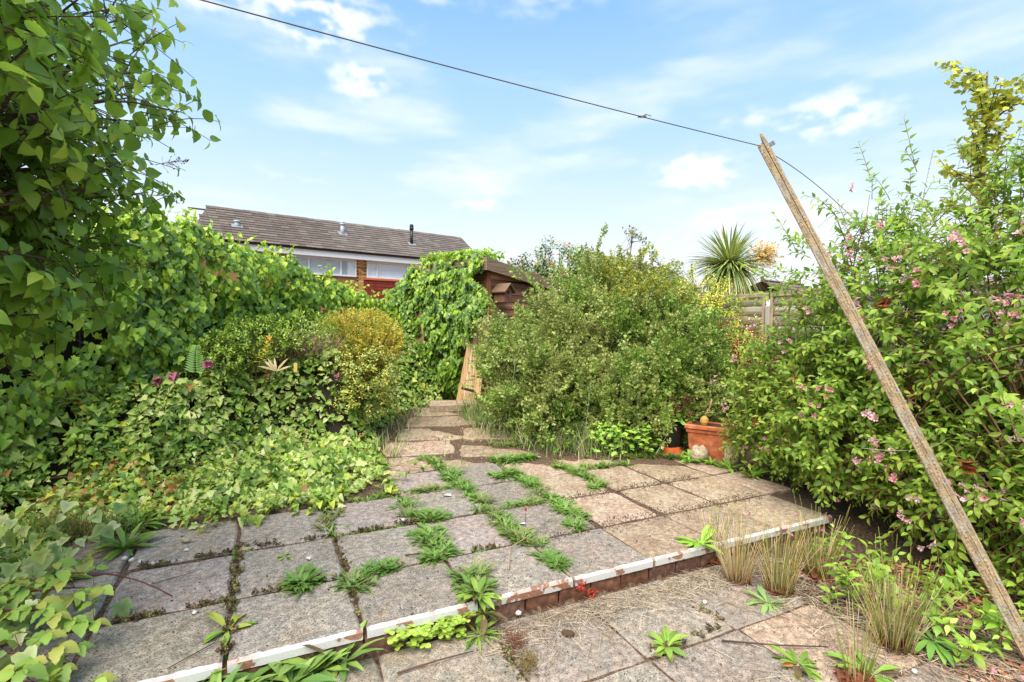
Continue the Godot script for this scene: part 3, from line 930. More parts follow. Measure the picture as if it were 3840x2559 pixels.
	tag(bd, "pale offcut of board standing against the right end of the terracotta trough", "board")
	for q in [[Vector3(-2.11, .010, -3.34), .016], [Vector3(-2.42, .01, -3.21), .017], [Vector3(-2.36, .01, -3.19), .018], [Vector3(-2.29, .01, -3.17), .016], [Vector3(-2.2, .01, -3.15), .015], [Vector3(.05, LOW + .012, -2.86), .019], [Vector3(1.92, LOW + .012, -2.40), .015], [Vector3(1.15, LOW + .008, -3.0), .015], [Vector3(-1.62, .008, -2.62), .013]]:
		var m = part(self, "chip", stone_mesh(Vector3(q[1], q[1] * .7, q[1] * .8), int(q[1] * 1e4)), plain(Color(.80, .78, .74), .9), Transform3D(Basis(Vector3.UP, q[0].x * 9), q[0]))
		tag(m, "small chip of whitish stone lying loose on the paving", "stone chip", "whitish stone chips on the paving")

func stone_mesh(r: Vector3, sd: int) -> ArrayMesh:
	var nz := FastNoiseLite.new()
	nz.seed = sd; nz.frequency = .8
	var st := begin()
	st.set_smooth_group(0)
	var n := 10
	var p = func(i, j):
		var a = TAU * (j % n) / n; var b = PI * i / 6 - PI / 2
		var v = Vector3(cos(a) * cos(b), sin(b), sin(a) * cos(b))
		return v * r * (1.0 + .5 * nz.get_noise_3dv(v * 2.2))
	for i in 6:
		for j in n: quad(st, p.call(i, j), p.call(i + 1, j), p.call(i + 1, j + 1), p.call(i, j + 1))
	st.index()
	return done(st)

# ------------------------------------------------------------------ clothes post and lines
func build_post(wood: Texture2D) -> void:
	var foot = Vector3(2.56, -.14, -2.45); var head = Vector3(1.555, 2.65, -3.3)
	var up = (head - foot).normalized()
	var x = Vector3(.8, 0, .6); x = (x - up * x.dot(up)).normalized()
	var h = thing("clothes_post", "tall leaning square timber clothes post, grey and split at its top", "post", foot)
	h.transform = Transform3D(Basis(x, up, x.cross(up)), foot)
	var st := begin()
	st.set_smooth_group(-1)
	var ln = foot.distance_to(head)
	# square section with worn arrises and a drying split down the face
	var sec = [Vector2(-.036, -.03), Vector2(-.03, -.036), Vector2(.03, -.036), Vector2(.036, -.03), Vector2(.036, .03), Vector2(.03, .036), Vector2(.012, .036), Vector2(.008, .018), Vector2(.004, .036), Vector2(-.03, .036), Vector2(-.036, .03)]
	var nn := 22
	var rings = []
	for i in nn + 1:
		var u = float(i) / nn
		var open = smoothstep(.6, .95, u)
		var ring = []
		for k in sec.size():
			var q: Vector2 = sec[k]
			if k == 7: q.y = lerpf(.0345, .023, open)
			var y = ln * u
			if i == nn: y += [-.02, -.035, .0, -.01, .03, .045, .055, .0, -.03, -.01, -.03][k] * .9
			q *= lerpf(.96, .84, u)
			ring.append(Vector3(q.x + rf(-.0012, .0012), y, q.y + rf(-.0012, .0012)))
		rings.append(ring)
	var m = sec.size()
	for i in nn:
		for k in m: quad(st, rings[i][k], rings[i][(k + 1) % m], rings[i + 1][(k + 1) % m], rings[i + 1][k])
	var c = Vector3(0, ln, 0)
	for k in m: tri(st, rings[nn][k], rings[nn][(k + 1) % m], c)
	var timber = part(h, "timber", done(st), surf(post_texture(), .5, Color(1, 1, 1), .95, false, .25))
	timber.transform = Transform3D()
	var rope = plain(Color(.34, .31, .28), .9)
	var l = thing("clothes_line", "twisted grey clothes line running from the post top out of the top left", "clothes line")
	st = begin()
	var a = head + up * -.03; var b = Vector3(-1.95, 2.675, -1.45)
	var pts = []
	for i in 41:
		var u = i / 40.0
		pts.append(a.lerp(b, u) + Vector3.DOWN * .018 * 4.0 * u * (1 - u))
	tube(st, pts, .0026, .0026, 6)
	for k in 3: tube(st, [a + up * (-.01 * k), a + up * (-.01 * k) + x * .04 + Vector3(0, 0, .04), a + up * (-.01 * k) + x * .05], .0034, .0034, 5)
	part(l, "rope", done(st), rope)
	st = begin()
	var kn: Vector3 = pts[10]
	for k in 5: tube(st, [kn + Vector3(-.02 + k * .009, .004, 0), kn + Vector3(-.018 + k * .009, -.006, .006), kn + Vector3(-.014 + k * .009, .004, -.004)], .004, .004, 5)
	tube(st, [kn, kn + Vector3(.02, .012, 0), kn + Vector3(.05, .004, 0)], .003, .002, 5)
	part(l, "knot", done(st), rope)
	var g = thing("guy_line", "thin guy line sloping from the post head down into the pink flowering bush", "line")
	st = begin()
	tube(st, curve3(head + up * -.06, Vector3(2.1, 2.60, -3.75), Vector3(2.95, 2.40, -4.5), 10), .0026, .0026, 5)
	part(g, "rope", done(st), rope)
	var w = thing("tie_wire", "thin pale wire tied round the leaning post part way down", "wire")
	st = begin()
	var wp = h.position + up * (ln * .34)
	tube(st, curve3(wp + x * -.06 + Vector3(-.25, .06, -.05), wp + x * -.02 + Vector3(0, .03, .05), wp + x * .08 + Vector3(.25, .02, -.3), 8), .0016, .0016, 4)
	part(w, "strand", done(st), plain(Color(.6, .55, .5), .6))

# silvered softwood: short grain, grey patches, lichen specks
func post_texture() -> ImageTexture:
	var n := 256
	var a := FastNoiseLite.new(); a.seed = 61; a.frequency = .03; a.fractal_octaves = 4
	var patch = noise_bytes(62, .012, n, 4); var speck = noise_bytes(63, .14, n, 2)
	var out := PackedByteArray()
	out.resize(n * n * 3)
	for y in n:
		for x in n:
			var i = y * n + x
			var g = a.get_noise_2d(x * 5.0, y * .55) * .5 + .5
			var c = Color(.50, .42, .31).lerp(Color(.70, .61, .46), smoothstep(.2, .8, g))
			c = c.lerp(Color(.60, .575, .53) * (.75 + .4 * g), smoothstep(.45, .68, patch[i] / 255.0) * .6)
			c = c.lerp(Color(.28, .24, .20), smoothstep(.30, .22, speck[i] / 255.0) * .7)
			c = c.lerp(Color(.74, .73, .68), smoothstep(.70, .78, speck[i] / 255.0) * .6)
			out[i * 3] = int(c.r * 255); out[i * 3 + 1] = int(c.g * 255); out[i * 3 + 2] = int(c.b * 255)
	return picture(n, out)

# ------------------------------------------------------------------ ivy: ground bank, hedge, shed wall
func bank_front() -> PackedVector2Array:
	return PackedVector2Array([Vector2(-2.45, -2.55), Vector2(-2.85, -3.15), Vector2(-3.12, -3.75), Vector2(-2.68, -3.88), Vector2(-1.98, -4.12), Vector2(-1.37, -4.45), Vector2(-1.23, -5.2), Vector2(-1.72, -6.5), Vector2(-1.52, -7.6), Vector2(-1.1, -8.4)])

func bank_height(x: float, z: float, poly: PackedVector2Array, front: PackedVector2Array, nz: FastNoiseLite) -> float:
	var p = Vector2(x, z)
	if not Geometry2D.is_point_in_polygon(p, poly): return -1.0
	var d := 99.0
	for i in front.size() - 1: d = minf(d, p.distance_to(Geometry2D.get_closest_point_to_segment(p, front[i], front[i + 1])))
	var top = lerpf(.80, .66, smoothstep(-5.0, -7.2, z))
	var far = smoothstep(-5.5, -6.2, z)
	var go = lerpf(lerpf(.42, 1.55, smoothstep(-3.3, -2.4, x)), .03, far)
	var wide = lerpf(1.0, .55, far)
	top += .40 * exp(-((x + 1.88) * (x + 1.88) + (z + 6.45) * (z + 6.45)) / .22)
	return (.04 + .11 * smoothstep(0.0, .5, d) + top * smoothstep(go, go + wide, d)) * (1.0 + .3 * nz.get_noise_2d(x, z)) + .16 * nz.get_noise_2d(x * 2.7, z * 2.7) * smoothstep(0, .4, d)

# runners that creep from the bank over the slabs
func creep(o: Node3D, front: PackedVector2Array, lv: Array) -> void:
	var st := begin()
	for k in 46:
		var i = rg.randi_range(1, 5); var u = rg.randf()
		var f = front[i].lerp(front[i + 1], u)
		var t = (front[i + 1] - front[i]).normalized()
		var out = Vector2(-t.y, t.x)
		if out.y < 0 and i < 5: out = -out
		if i == 5: out = Vector2(1, .25)
		out = (out + t * rf(-.8, .8)).normalized() * rf(.10, .42)
		var a = Vector3(f.x, .04, f.y); var b = Vector3(f.x + out.x, .015, f.y + out.y)
		a.y += maxf(0.0, ground_y(a.x, a.z)); b.y += maxf(0.0, ground_y(b.x, b.z))
		var pts = curve3(a, a.lerp(b, .5) + Vector3(rf(-.05, .05), .05, rf(-.05, .05)), b, 6)
		tube(st, pts, .0026, .0016, 3)
		for j in range(1, 7):
			for w in rg.randi_range(1, 3): lv.append([leaf_at(pts[j] + Vector3(rf(-.03, .03), rf(.005, .05), rf(-.03, .03)), Vector3(rf(-1, 1), -.15, rf(-1, 1)), Vector3.UP + rv(.5), rf(.03, .07)), [0, 1, 3, 5, 6, 2][rg.randi() % 6], rg.randi() % 4])
	part(o, "runners", done(st), plain(Color(.40, .30, .20), .9))

func build_ivy() -> void:
	var nz := FastNoiseLite.new()
	nz.seed = 77; nz.frequency = .8; nz.fractal_octaves = 3
	var ivies = [ivy_mesh(0), ivy_mesh(1, 1.2, Color.WHITE, .7, .4), ivy_mesh(2, 1.25, Color.WHITE, -.5, -.4)]
	var tangle = ivies + [ivy_mesh(1, 1.15, Color(.9, 1, .9), 1.3, .8), leaf_mesh([[0, 0], [.15, .24], [.4, .36], [.72, .22], [1, 0]], .3, .5, 1.25, Color.WHITE, .02), ivy_mesh(0, .7, Color(1.2, 1.15, 1.2), .5, -.5), leaf_mesh([[0, 0], [.3, .14], [.65, .12], [1, 0]], .2, .6)]
	var edged = [ivy_mesh(0, .55, Color(1.35, 1.25, 1.35)), ivy_mesh(1, .6, Color(1.3, 1.2, 1.25))]
	# --- bank of ground ivy on the left
	var front = bank_front()
	var poly = front.duplicate()
	poly.append_array(PackedVector2Array([Vector2(-1.6, -9.2), Vector2(-2.4, -8.4), Vector2(-3.7, -5.3), Vector2(-4.9, -3.0), Vector2(-3.6, -1.9), Vector2(-2.5, -2.0)]))
	var o = thing("ivy_bank", "waist high bank of tangled pale green ivy spilling onto the terrace from the left", "ivy")
	o.set_meta("kind", "stuff")
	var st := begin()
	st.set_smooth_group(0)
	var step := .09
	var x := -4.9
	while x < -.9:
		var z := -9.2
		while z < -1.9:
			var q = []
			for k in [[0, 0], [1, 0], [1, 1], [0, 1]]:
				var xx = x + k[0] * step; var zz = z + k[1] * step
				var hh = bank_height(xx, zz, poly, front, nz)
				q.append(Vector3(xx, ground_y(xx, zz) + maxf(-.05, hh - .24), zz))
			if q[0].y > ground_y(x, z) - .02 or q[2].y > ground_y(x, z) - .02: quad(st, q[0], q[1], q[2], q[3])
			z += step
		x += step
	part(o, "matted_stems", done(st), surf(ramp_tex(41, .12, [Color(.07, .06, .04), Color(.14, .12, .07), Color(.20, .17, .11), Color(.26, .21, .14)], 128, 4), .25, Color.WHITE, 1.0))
	var pal = [lin(.13, .235, .045), lin(.17, .29, .06), lin(.085, .17, .03), lin(.23, .34, .10), lin(.055, .12, .025), lin(.31, .40, .19), lin(.28, .35, .05), lin(.24, .14, .05), lin(.30, .24, .07)]
	var lv = []; var guard = 0
	while lv.size() < 27000 and guard < 260000:
		guard += 1
		var px = rf(-4.9, -.9); var pz = rf(-9.2, -1.9)
		if pz < -6 and rg.randf() < .3: continue
		var hh = bank_height(px, pz, poly, front, nz)
		if hh < 0: continue
		var e := .06
		var hx = bank_height(px + e, pz, poly, front, nz); var hz = bank_height(px, pz + e, poly, front, nz)
		var n = Vector3(-(hx - hh) / e if hx >= 0 else .5, 1.0, -(hz - hh) / e if hz >= 0 else .5)
		if rg.randf() > clampf(n.length() / 2.4, .42, 1.0): continue
		if nz.get_noise_2d(px * 3.3 + 50, pz * 3.3) > .30 and rg.randf() < .7: continue
		n = n.normalized() + Vector3(0, .25, .12)
		var pale = nz.get_noise_2d(px * 1.6 + 30, pz * 1.6)
		var r = rg.randf()
		var t = 0 if r < .3 else (1 if r < .55 else (2 if r < .78 else 4))
		if rg.randf() < .14 + pale * .8: t = 3
		if hh < .26 and rg.randf() < .42: t = [3, 1, 3, 5][rg.randi() % 4]
		if rg.randf() < pale * .75 - .03: t = 5
		if rg.randf() < .02 - pale * .06: t = 6
		if rg.randf() < .008: t = 7
		if Vector2(px + 3.1, pz + 4.0).length() < .55 and rg.randf() < .22: t = [7, 6, 8][rg.randi() % 3]
		var y = ground_y(px, pz) + hh - .13 * pow(rg.randf(), 1.5) + .02 + (rf(0, .07) if rg.randf() < .2 else 0.0)
		var s = lerpf(.028, .088, pow(rg.randf(), 1.5)) * (1.3 if rg.randf() < .06 else 1.0)
		var f = Vector3(rf(-1, 1), -.25, rf(-.6, 1)) + n * .1
		lv.append([leaf_at(Vector3(px, y, pz), f, n.normalized() + rv(.55), s), t, [0, 0, 1, 1, 2, 2, 3, 4, 4, 5, 6][rg.randi() % 11]])
	creep(o, front, lv)
	foliage(o, "leaf", "leaves", tangle, pal, lv, 280, .42, .9, .45)
	# trailing stems and dry stalks
	st = begin()
	for k in 150:
		var px = rf(-3.9, -1.3); var pz = rf(-7.0, -2.8)
		var hh = bank_height(px, pz, poly, front, nz)
		if hh < 0: continue
		var a = Vector3(px, ground_y(px, pz) + hh, pz)
		var d = Vector3(rf(-.5, .5), rf(-.05, .18), rf(-.5, .5))
		tube(st, curve3(a, a + d * .5 + Vector3(0, .07, 0), a + d, 4), .0028, .0015, 3)
	part(o, "stalks", done(st), plain(Color(.45, .36, .25), .9))
	# --- hedge over the back fence
	var hf = thing("back_fence", "dark boarded fence buried behind the ivy hedge", "fence")
	var dark = plain(Color(.10, .085, .07), .95)
	var P = [Vector3(-4.7, 0, -1.6), Vector3(-3.95, 0, -4.9), Vector3(-3.55, 0, -5.6), Vector3(-2.85, 0, -7.2), Vector3(-2.15, 0, -8.7)]
	for i in P.size() - 1:
		for k in 9:
			var u = k / 9.0; var v = (k + .96) / 9.0
			var a: Vector3 = P[i].lerp(P[i + 1], u) + Vector3(-.12, 0, 0); var b: Vector3 = P[i].lerp(P[i + 1], v) + Vector3(-.12, 0, 0)
			var fh = ground_y(a.x, a.z) + [2.0, 2.2, 1.8, 1.3][i]
			st = begin()
			hexa(st, [a, b, b + Vector3(-.02, 0, 0), a + Vector3(-.02, 0, 0), a + Vector3(0, fh, 0), b + Vector3(0, fh, 0), b + Vector3(-.02, fh, 0), a + Vector3(-.02, fh, 0)])
			part(hf, "board", done(st), dark)
	var h = thing("ivy_hedge", "tall dense glossy green ivy hedge along the left boundary below the brown roof", "hedge")
	var tops = [2.2, 2.45, 2.52, 1.97, 1.50]
	pal = [lin(.16, .29, .035), lin(.11, .22, .03), lin(.07, .155, .025), lin(.045, .105, .02), lin(.26, .40, .05)]
	var oval = leaf_mesh([[0, 0], [.12, .26], [.38, .40], [.7, .28], [1, 0]], .22, .3, 1.25)
	lv = []
	for k in 25000:
		var g = rg.randf() * 4.0
		if rg.randf() < .25: g = rf(1.0, 4.0)
		var i = mini(int(g), 3); var u = g - i
		var base: Vector3 = P[i].lerp(P[i + 1], u)
		var along: Vector3 = (P[i + 1] - P[i]).normalized()
		var outd = Vector3(-along.z, 0, along.x)
		if outd.z < 0: outd = -outd
		var T = lerpf(tops[i], tops[i + 1], u) + .16 * nz.get_noise_2d(g * 3.1, 4.0) + .07 * nz.get_noise_2d(g * 9.0, 9.0)
		# cross-section: a bulging face, a rounded top, a hollow low down on the left
		var a = rf(-.15, 1.0)
		var y: float; var off: float; var n: Vector3
		if a > .72:
			var th = (a - .72) / .28 * PI * .75
			y = T - .28 + .28 * sin(th); off = .12 + .26 * cos(th)
			n = outd * cos(th) + Vector3.UP * sin(th) * 1.2
		else:
			y = (T - .28) * clampf((a + .15) / .87, 0, 1)
			off = .38 + .12 * nz.get_noise_2d(g * 4.0, y * 3.0) - .18 * smoothstep(1.3, .7, y)
			n = outd + Vector3.UP * .45
		var bump = nz.get_noise_3d(g * 3.4, y * 2.6, 5.0)
		if y < 1.5 and bump < -.30 and rg.randf() < .85: continue
		off += .2 * bump - .16 * pow(rg.randf(), 1.5)
		if rg.randf() < .22: off = off * rf(.0, .7) - .05
		var p = base + outd * off + Vector3(0, ground_y(base.x, base.z) + y, 0) + rv(.03)
		var fresh = smoothstep(.55, 1.0, y / T) * (.45 + .8 * nz.get_noise_2d(g * 5, y * 4))
		var r = rg.randf()
		var t = 4 if r < fresh * .55 else (0 if r < .3 + fresh * .4 else (1 if r < .62 else (2 if r < .85 else 3)))
		lv.append([leaf_at(p, outd * .5 + Vector3.DOWN * .75 + along * rf(-.9, .9) + rv(.2), n + rv(.38), rf(.05, .085)), t, [0, 1, 3, 3][rg.randi() % 4]])
	# upright runners along the top
	st = begin()
	for k in 90:
		var g = rf(.6, 3.9); var i = mini(int(g), 3)
		var base: Vector3 = P[i].lerp(P[i + 1], g - i)
		var T = lerpf(tops[i], tops[i + 1], g - i) + .16 * nz.get_noise_2d(g * 3.1, 4.0)
		var a = base + Vector3(rf(-.1, .3), ground_y(base.x, base.z) + T - .08, rf(-.1, .2))
		var d = Vector3(rf(-.14, .2), rf(.10, .26), rf(-.1, .12))
		var pts = curve3(a, a + d * .6 + Vector3(0, .04, 0), a + d, 4)
		tube(st, pts, .003, .0015, 3)
		for j in range(1, 5):
			for w in 2: lv.append([leaf_at(pts[j], rv(1.0) + Vector3(0, .1, 0), Vector3.UP + rv(.5), rf(.035, .06)), 4 if rg.randf() < .75 else 0, [0, 1, 3][rg.randi() % 3]])
	part(h, "runners", done(st), plain(Color(.40, .36, .18), .9))
	foliage(h, "leaf", "leaves", [ivies[0], ivies[1], ivies[2], oval], pal, lv, 260, .36, .9, .5)
	# --- ivy over the end of the shed
	var sh = thing("climbing_ivy", "dark glossy ivy hanging in layers over the left end of the brown shed", "ivy")
	var e1 = Vector3(-.766, 0, -.643); var outn = Vector3(-.643, 0, .766)
	var c0 = Vector3(-.40, .2, -8.25)
	pal = [lin(.12, .235, .03), lin(.075, .16, .025), lin(.05, .115, .025), lin(.20, .33, .05), lin(.035, .085, .02)]
	lv = []
	for k in 13500:
		var u = rf(-.55, 2.45); var v = rf(.0, 2.5)
		var edge = lerpf(.34, -.46, smoothstep(.75, 1.5, v)) + .42 * smoothstep(1.75, 2.05, v) + .12 * nz.get_noise_2d(v * 3, 2.0)
		if u < edge: continue
		var T = 2.40 - .03 * u - .1 * nz.get_noise_2d(u * 3.0, 1.0) - .45 * smoothstep(1.3, 2.3, u)
		if v > T: continue
		var bump = nz.get_noise_3d(u * 3.0, v * 3.0, 8.0)
		var off = .10 + .24 * smoothstep(0, .5, v) * smoothstep(2.5, 1.4, v) + .16 * bump - .12 * rg.randf() + .12 * smoothstep(1.7, 2.1, v) + .24 * smoothstep(.15, -.1, u)
		if v < 1.5 and bump < -.30: continue
		var p = c0 + e1 * u + outn * off + Vector3(0, v, 0)
		if v > T - .25: p -= outn * rf(0, .25)
		var r = rg.randf()
		var t = 3 if r < .12 + .3 * smoothstep(1.6, 2.3, v) else (0 if r < .5 else (1 if r < .75 else (2 if r < .9 else 4)))
		lv.append([leaf_at(p, outn * .45 + Vector3.DOWN * .9 + e1 * rf(-.6, .6), outn + Vector3.UP * .55 + rv(.3), rf(.06, .10)), t, rg.randi() % 3])
	for k in 900:
		var u = rf(-.02, 1.8)
		var p = c0 + e1 * u + outn * rf(-.45, .18) + Vector3(0, 2.30 - .20 * smoothstep(1.2, 1.8, u) + rf(0, .16), 0)
		lv.append([leaf_at(p, rv(1) + outn * .4, Vector3.UP + rv(.5), rf(.05, .09)), 3 if rg.randf() < .6 else 0, rg.randi() % 3])
	foliage(sh, "leaf", "leaves", ivies, pal, lv, 200, .38, .88, .5)
	# --- near left corner: pale variegated ivy
	var vi = thing("variegated_ivy", "pale cream edged ivy leaves on long stalks at the very left of the terrace", "ivy")
	pal = [lin(.15, .24, .085), lin(.19, .28, .12), lin(.11, .20, .055), lin(.25, .32, .18), lin(.17, .24, .05)]
	lv = []
	st = begin()
	for k in 210:
		var near = k % 2 == 0
		var b = Vector3(rf(-2.75, -2.05), 0, rf(-2.55, -1.75)) if near else Vector3(rf(-3.2, -2.55), 0, rf(-3.45, -2.55))
		if near and b.x > -1.9: continue
		var a = b + Vector3(rf(-.15, .18), rf(.06, .24) if near else rf(.05, .30), rf(-.1, .15))
		if k % 4 == 0: tube(st, curve3(b, b.lerp(a, .5) + rv(.04), a, 3), .002, .0015, 3)
		lv.append([leaf_at(a, Vector3(rf(-.8, .8), -.3, rf(-.2, 1)), Vector3(rf(-.3, .5), 1, rf(0, .7)), rf(.055, .105)), rg.randi() % 5, rg.randi() % 2])
	part(vi, "stalks", done(st), plain(Color(.30, .18, .14), .8))
	foliage(vi, "leaf", "leaves", edged, pal, lv, 210, .4, .75)

# ------------------------------------------------------------------ small sprays used for fine leaved shrubs
func spray_mesh(n: int, lf: float, wid: float, sd: int, bark := Color(1.2, .8, .6), flat := .4) -> ArrayMesh:
	var keep = rg.state
	rg.seed = sd
	var st := begin()
	st.set_smooth_group(-1)
	var pts = [Vector3.ZERO]
	for i in 4: pts.append(pts[-1] + Vector3(rf(-.05, .05), rf(-.03, .07), .25))
	tube(st, pts, .006, .003, 3, bark)
	for i in n:
		var u = .12 + .88 * float(i) / n
		var p: Vector3 = pts[mini(int(u * 4), 3)].lerp(pts[mini(int(u * 4) + 1, 4)], fposmod(u * 4, 1.0)) + rv(.06)
		var d = (Vector3(rf(-1, 1), rf(-.2, .8), rf(-.2, 1.0))).normalized()
		var nn = Vector3(rf(-.6, .6), 1, rf(-.6, .6)).normalized()
		var s = d.cross(nn).normalized() * wid * rf(.7, 1.2)
		var l = lf * rf(.7, 1.2)
		var c = Color(1, 1, 1) * rf(.6, 1.45)
		var tip = p + d * l; var m = p + d * l * .5 - nn * wid * flat
		tri(st, p, m + s, tip, c); tri(st, p, tip, m - s, c)
	rg.state = keep
	return done(st)

func sprays(parent: Node3D, meshes: Array, at: Array, pal: Array, size: Array, out: float, up: float, rough := .5) -> void:
	var places = []; var cols = []
	for k in meshes.size(): places.append([]); cols.append([])
	for a in at:
		var f = (a[1] * out + Vector3.UP * up + rv(.5)).normalized()
		var k = rg.randi() % meshes.size()
		var s = rf(size[0], size[1])
		places[k].append(parent.transform.affine_inverse() * leaf_at(a[0] - f * s * .5, f, a[1] + rv(.5), s))
		var j = rf(.8, 1.22)
		cols[k].append((a[2] if a.size() > 2 else pal[rg.randi() % pal.size()]) * j * TONE)
	for k in meshes.size(): many(parent, "foliage", meshes[k], leaf_mat(Color.WHITE, rough, .7, .4), places[k], cols[k])

func build_shrubs() -> void:
	var fine = [spray_mesh(26, .16, .05, 1, Color(.9, .85, .5)), spray_mesh(26, .15, .05, 2, Color(.9, .85, .5)), spray_mesh(30, .14, .045, 3, Color(.9, .85, .5))]
	# golden dome
	var o = thing("golden_shrub", "clipped dome shaped golden yellow shrub in front of the ivy covered shed end", "shrub")
	var at = crown([[Vector3(-1.98, 1.32, -6.75), Vector3(.52, .30, .45)], [Vector3(-1.70, 1.22, -6.6), Vector3(.30, .26, .35)], [Vector3(-2.0, 1.0, -6.6), Vector3(.4, .2, .35)]], 1500, .35, .14, -2.0, 5)
	sprays(o, fine, at, [lin(.30, .33, .065), lin(.23, .28, .055), lin(.36, .36, .08), lin(.17, .23, .045), lin(.29, .28, .07)], [.10, .17], .9, .7)
	var st := begin()
	limbs(st, [Vector3(-1.95, .5, -6.7)], at, .06, .012, .003, .2)
	part(o, "branches", done(st), plain(Color(.30, .22, .15), .9))
	# cream and green spindle below it
	o = thing("variegated_spindle", "low yellow and green variegated shrub at the foot of the golden dome", "shrub")
	at = crown([[Vector3(-1.70, .90, -6.25), Vector3(.35, .30, .3)], [Vector3(-1.98, .98, -6.35), Vector3(.25, .25, .2)], [Vector3(-1.85, .62, -6.3), Vector3(.42, .28, .3)]], 460, .4, .12, -.6, 6)
	st = begin()
	var lv = shoots(at, st, {"out": .7, "up": .6, "loose": .4, "length": [.10, .18], "pairs": 4, "stem": .002, "bark": Color.WHITE, "fwd": .7, "hang": .0, "size": [.03, .05], "meshes": 1, "tones": [0, 1, 2, 2, 3]})
	part(o, "stems", done(st), plain(Color(.40, .30, .18), .9))
	foliage(o, "leaf", "leaves", [leaf_mesh([[0, 0], [.3, .28], [.65, .24], [1, 0]], .2, .15)], [lin(.26, .29, .06), lin(.20, .26, .06), lin(.11, .19, .04), lin(.34, .34, .12)], lv, 60, .4)
	# fresh green azalea mound on the left
	o = thing("azalea_shrub", "fresh green small leaved azalea mound against the foot of the ivy hedge", "shrub")
	at = crown([[Vector3(-2.95, 1.28, -5.9), Vector3(.45, .28, .4)], [Vector3(-2.50, 1.36, -6.2), Vector3(.34, .24, .34)], [Vector3(-3.2, 1.10, -5.5), Vector3(.3, .25, .3)]], 900, .5, .2, -.4, 7)
	st = begin()
	lv = shoots(at, st, {"out": .6, "up": .7, "loose": .5, "length": [.09, .16], "pairs": 4, "stem": .002, "bark": Color.WHITE, "fwd": .9, "hang": .0, "size": [.03, .05], "meshes": 1, "tones": [0, 1, 2, 3], "turn": 1.1})
	limbs(st, [Vector3(-2.9, .5, -5.9)], at, .12, .008, .002, .3)
	part(o, "stems", done(st), plain(Color(.36, .25, .17), .9))
	foliage(o, "leaf", "leaves", [leaf_mesh([[0, 0], [.4, .2], [.7, .17], [1, 0]], .2, .2)], [lin(.13, .25, .035), lin(.17, .30, .04), lin(.09, .18, .03), lin(.24, .36, .05)], lv, 60, .4)
	# upright orange tipped young shoot
	o = thing("pieris_shoot", "pale yellow shoot with an orange tip rising from the azalea mound", "shrub")
	lv = []
	st = begin()
	var a = Vector3(-2.72, .95, -5.6); var b = Vector3(-2.62, 1.32, -5.6)
	tube(st, [a, b], .006, .004, 4)
	for k in 26:
		var u = k / 26.0
		var ang = k * 2.4
		lv.append([leaf_at(a.lerp(b, .25 + .75 * u), Vector3(cos(ang), .3 + u, sin(ang)), Vector3.UP, rf(.08, .12) * (1.1 - .5 * u)), 1 if u > .82 else 0, 0])
	part(o, "stem", done(st), plain(Color(.5, .42, .2), .9))
	foliage(o, "leaf", "leaves", [leaf_mesh([[0, 0], [.3, .15], [.65, .16], [1, 0]], .2, .3)], [lin(.36, .38, .07), lin(.62, .28, .07)], lv, 26)
	# dead brown heather of bare twigs
	o = thing("dead_heather", "bare pinkish brown dead twiggy shrub left of the golden dome", "shrub")
	st = begin()
	for k in 300:
		var d = (Vector3(rf(-1, 1), rf(.35, 1.3), rf(-.6, 1))).normalized()
		var root = Vector3(-2.42 + rf(-.12, .12), .95, -6.3 + rf(-.1, .1))
		var ln = rf(.28, .50)
		tube(st, curve3(root, root + d * ln * .5, root + d * ln + Vector3(0, .05, 0), 2), .003, .0016, 3, Color(1, 1, 1) * rf(.7, 1.2))
	part(o, "twigs", done(st), plain(Color(.74, .60, .52), .95, true))
	# marker label and pale bamboo leaves
	var tg = part(self, "plant_label", box_mesh(Vector3(-.018, 0, -.002), Vector3(.018, .10, .002), .001), plain(Color(.86, .72, .36), .6), Transform3D(Basis(Vector3.UP, .3), Vector3(-2.37, .94, -5.68)))
	tag(tg, "small yellow plant label stuck in the ivy below the dead heather", "plant label")
	o = thing("bleached_leaves", "spray of bleached straw coloured pointed leaves in the ivy below the dead heather", "leaves")
	lv = []
	for k in 9: lv.append([leaf_at(Vector3(-2.52, .96, -5.55), Vector3(rf(-1, 1), rf(.0, .7), rf(-.2, .8)), Vector3(0, .7, .7), rf(.12, .2)), 0, 0])
	foliage(o, "leaf", "leaves", [leaf_mesh([[0, 0], [.3, .08], [.7, .07], [1, 0]], .2, .2)], [lin(.22, .21, .13)], lv, 9)
	# fern
	o = thing("fern", "single upright fern frond against the dark foot of the ivy hedge", "fern")
	lv = []
	st = begin()
	var fr = curve3(Vector3(-3.05, .95, -5.0), Vector3(-3.05, 1.15, -4.98), Vector3(-2.98, 1.26, -4.9), 14)
	tube(st, fr, .003, .0015, 3)
	for i in range(2, 15):
		for s in [-1, 1]: lv.append([leaf_at(fr[i], Vector3(s, .35, .2), Vector3(0, .3, 1), .12 * (1.0 - .8 * (i / 15.0)) + .01), 0, 0])
	part(o, "stem", done(st), plain(Color(.2, .3, .1), .8))
	foliage(o, "leaf", "leaves", [leaf_mesh([[0, 0], [.2, .12], [.7, .07], [1, 0]], .1, .2)], [lin(.10, .23, .07)], lv, 26)
	# crimson flower heads in the bank
	for q in [Vector3(-3.10, .98, -4.75), Vector3(-3.22, .94, -4.7), Vector3(-2.93, 1.07, -5.0), Vector3(-2.05, .86, -6.1), Vector3(-.38, .72, -7.62)]:
		st = begin()
		for k in 30: tri(st, rv(.045), rv(.045) + Vector3(0, .015, 0), rv(.045), Color(1, 1, 1) * rf(.6, 1.4))
		var m = part(self, "valerian_flower", done(st), plain(Color(.66, .38, .45), .8, true), Transform3D(Basis(), q))
		tag(m, "loose crimson flower head among the ivy", "flower", "crimson flower heads")

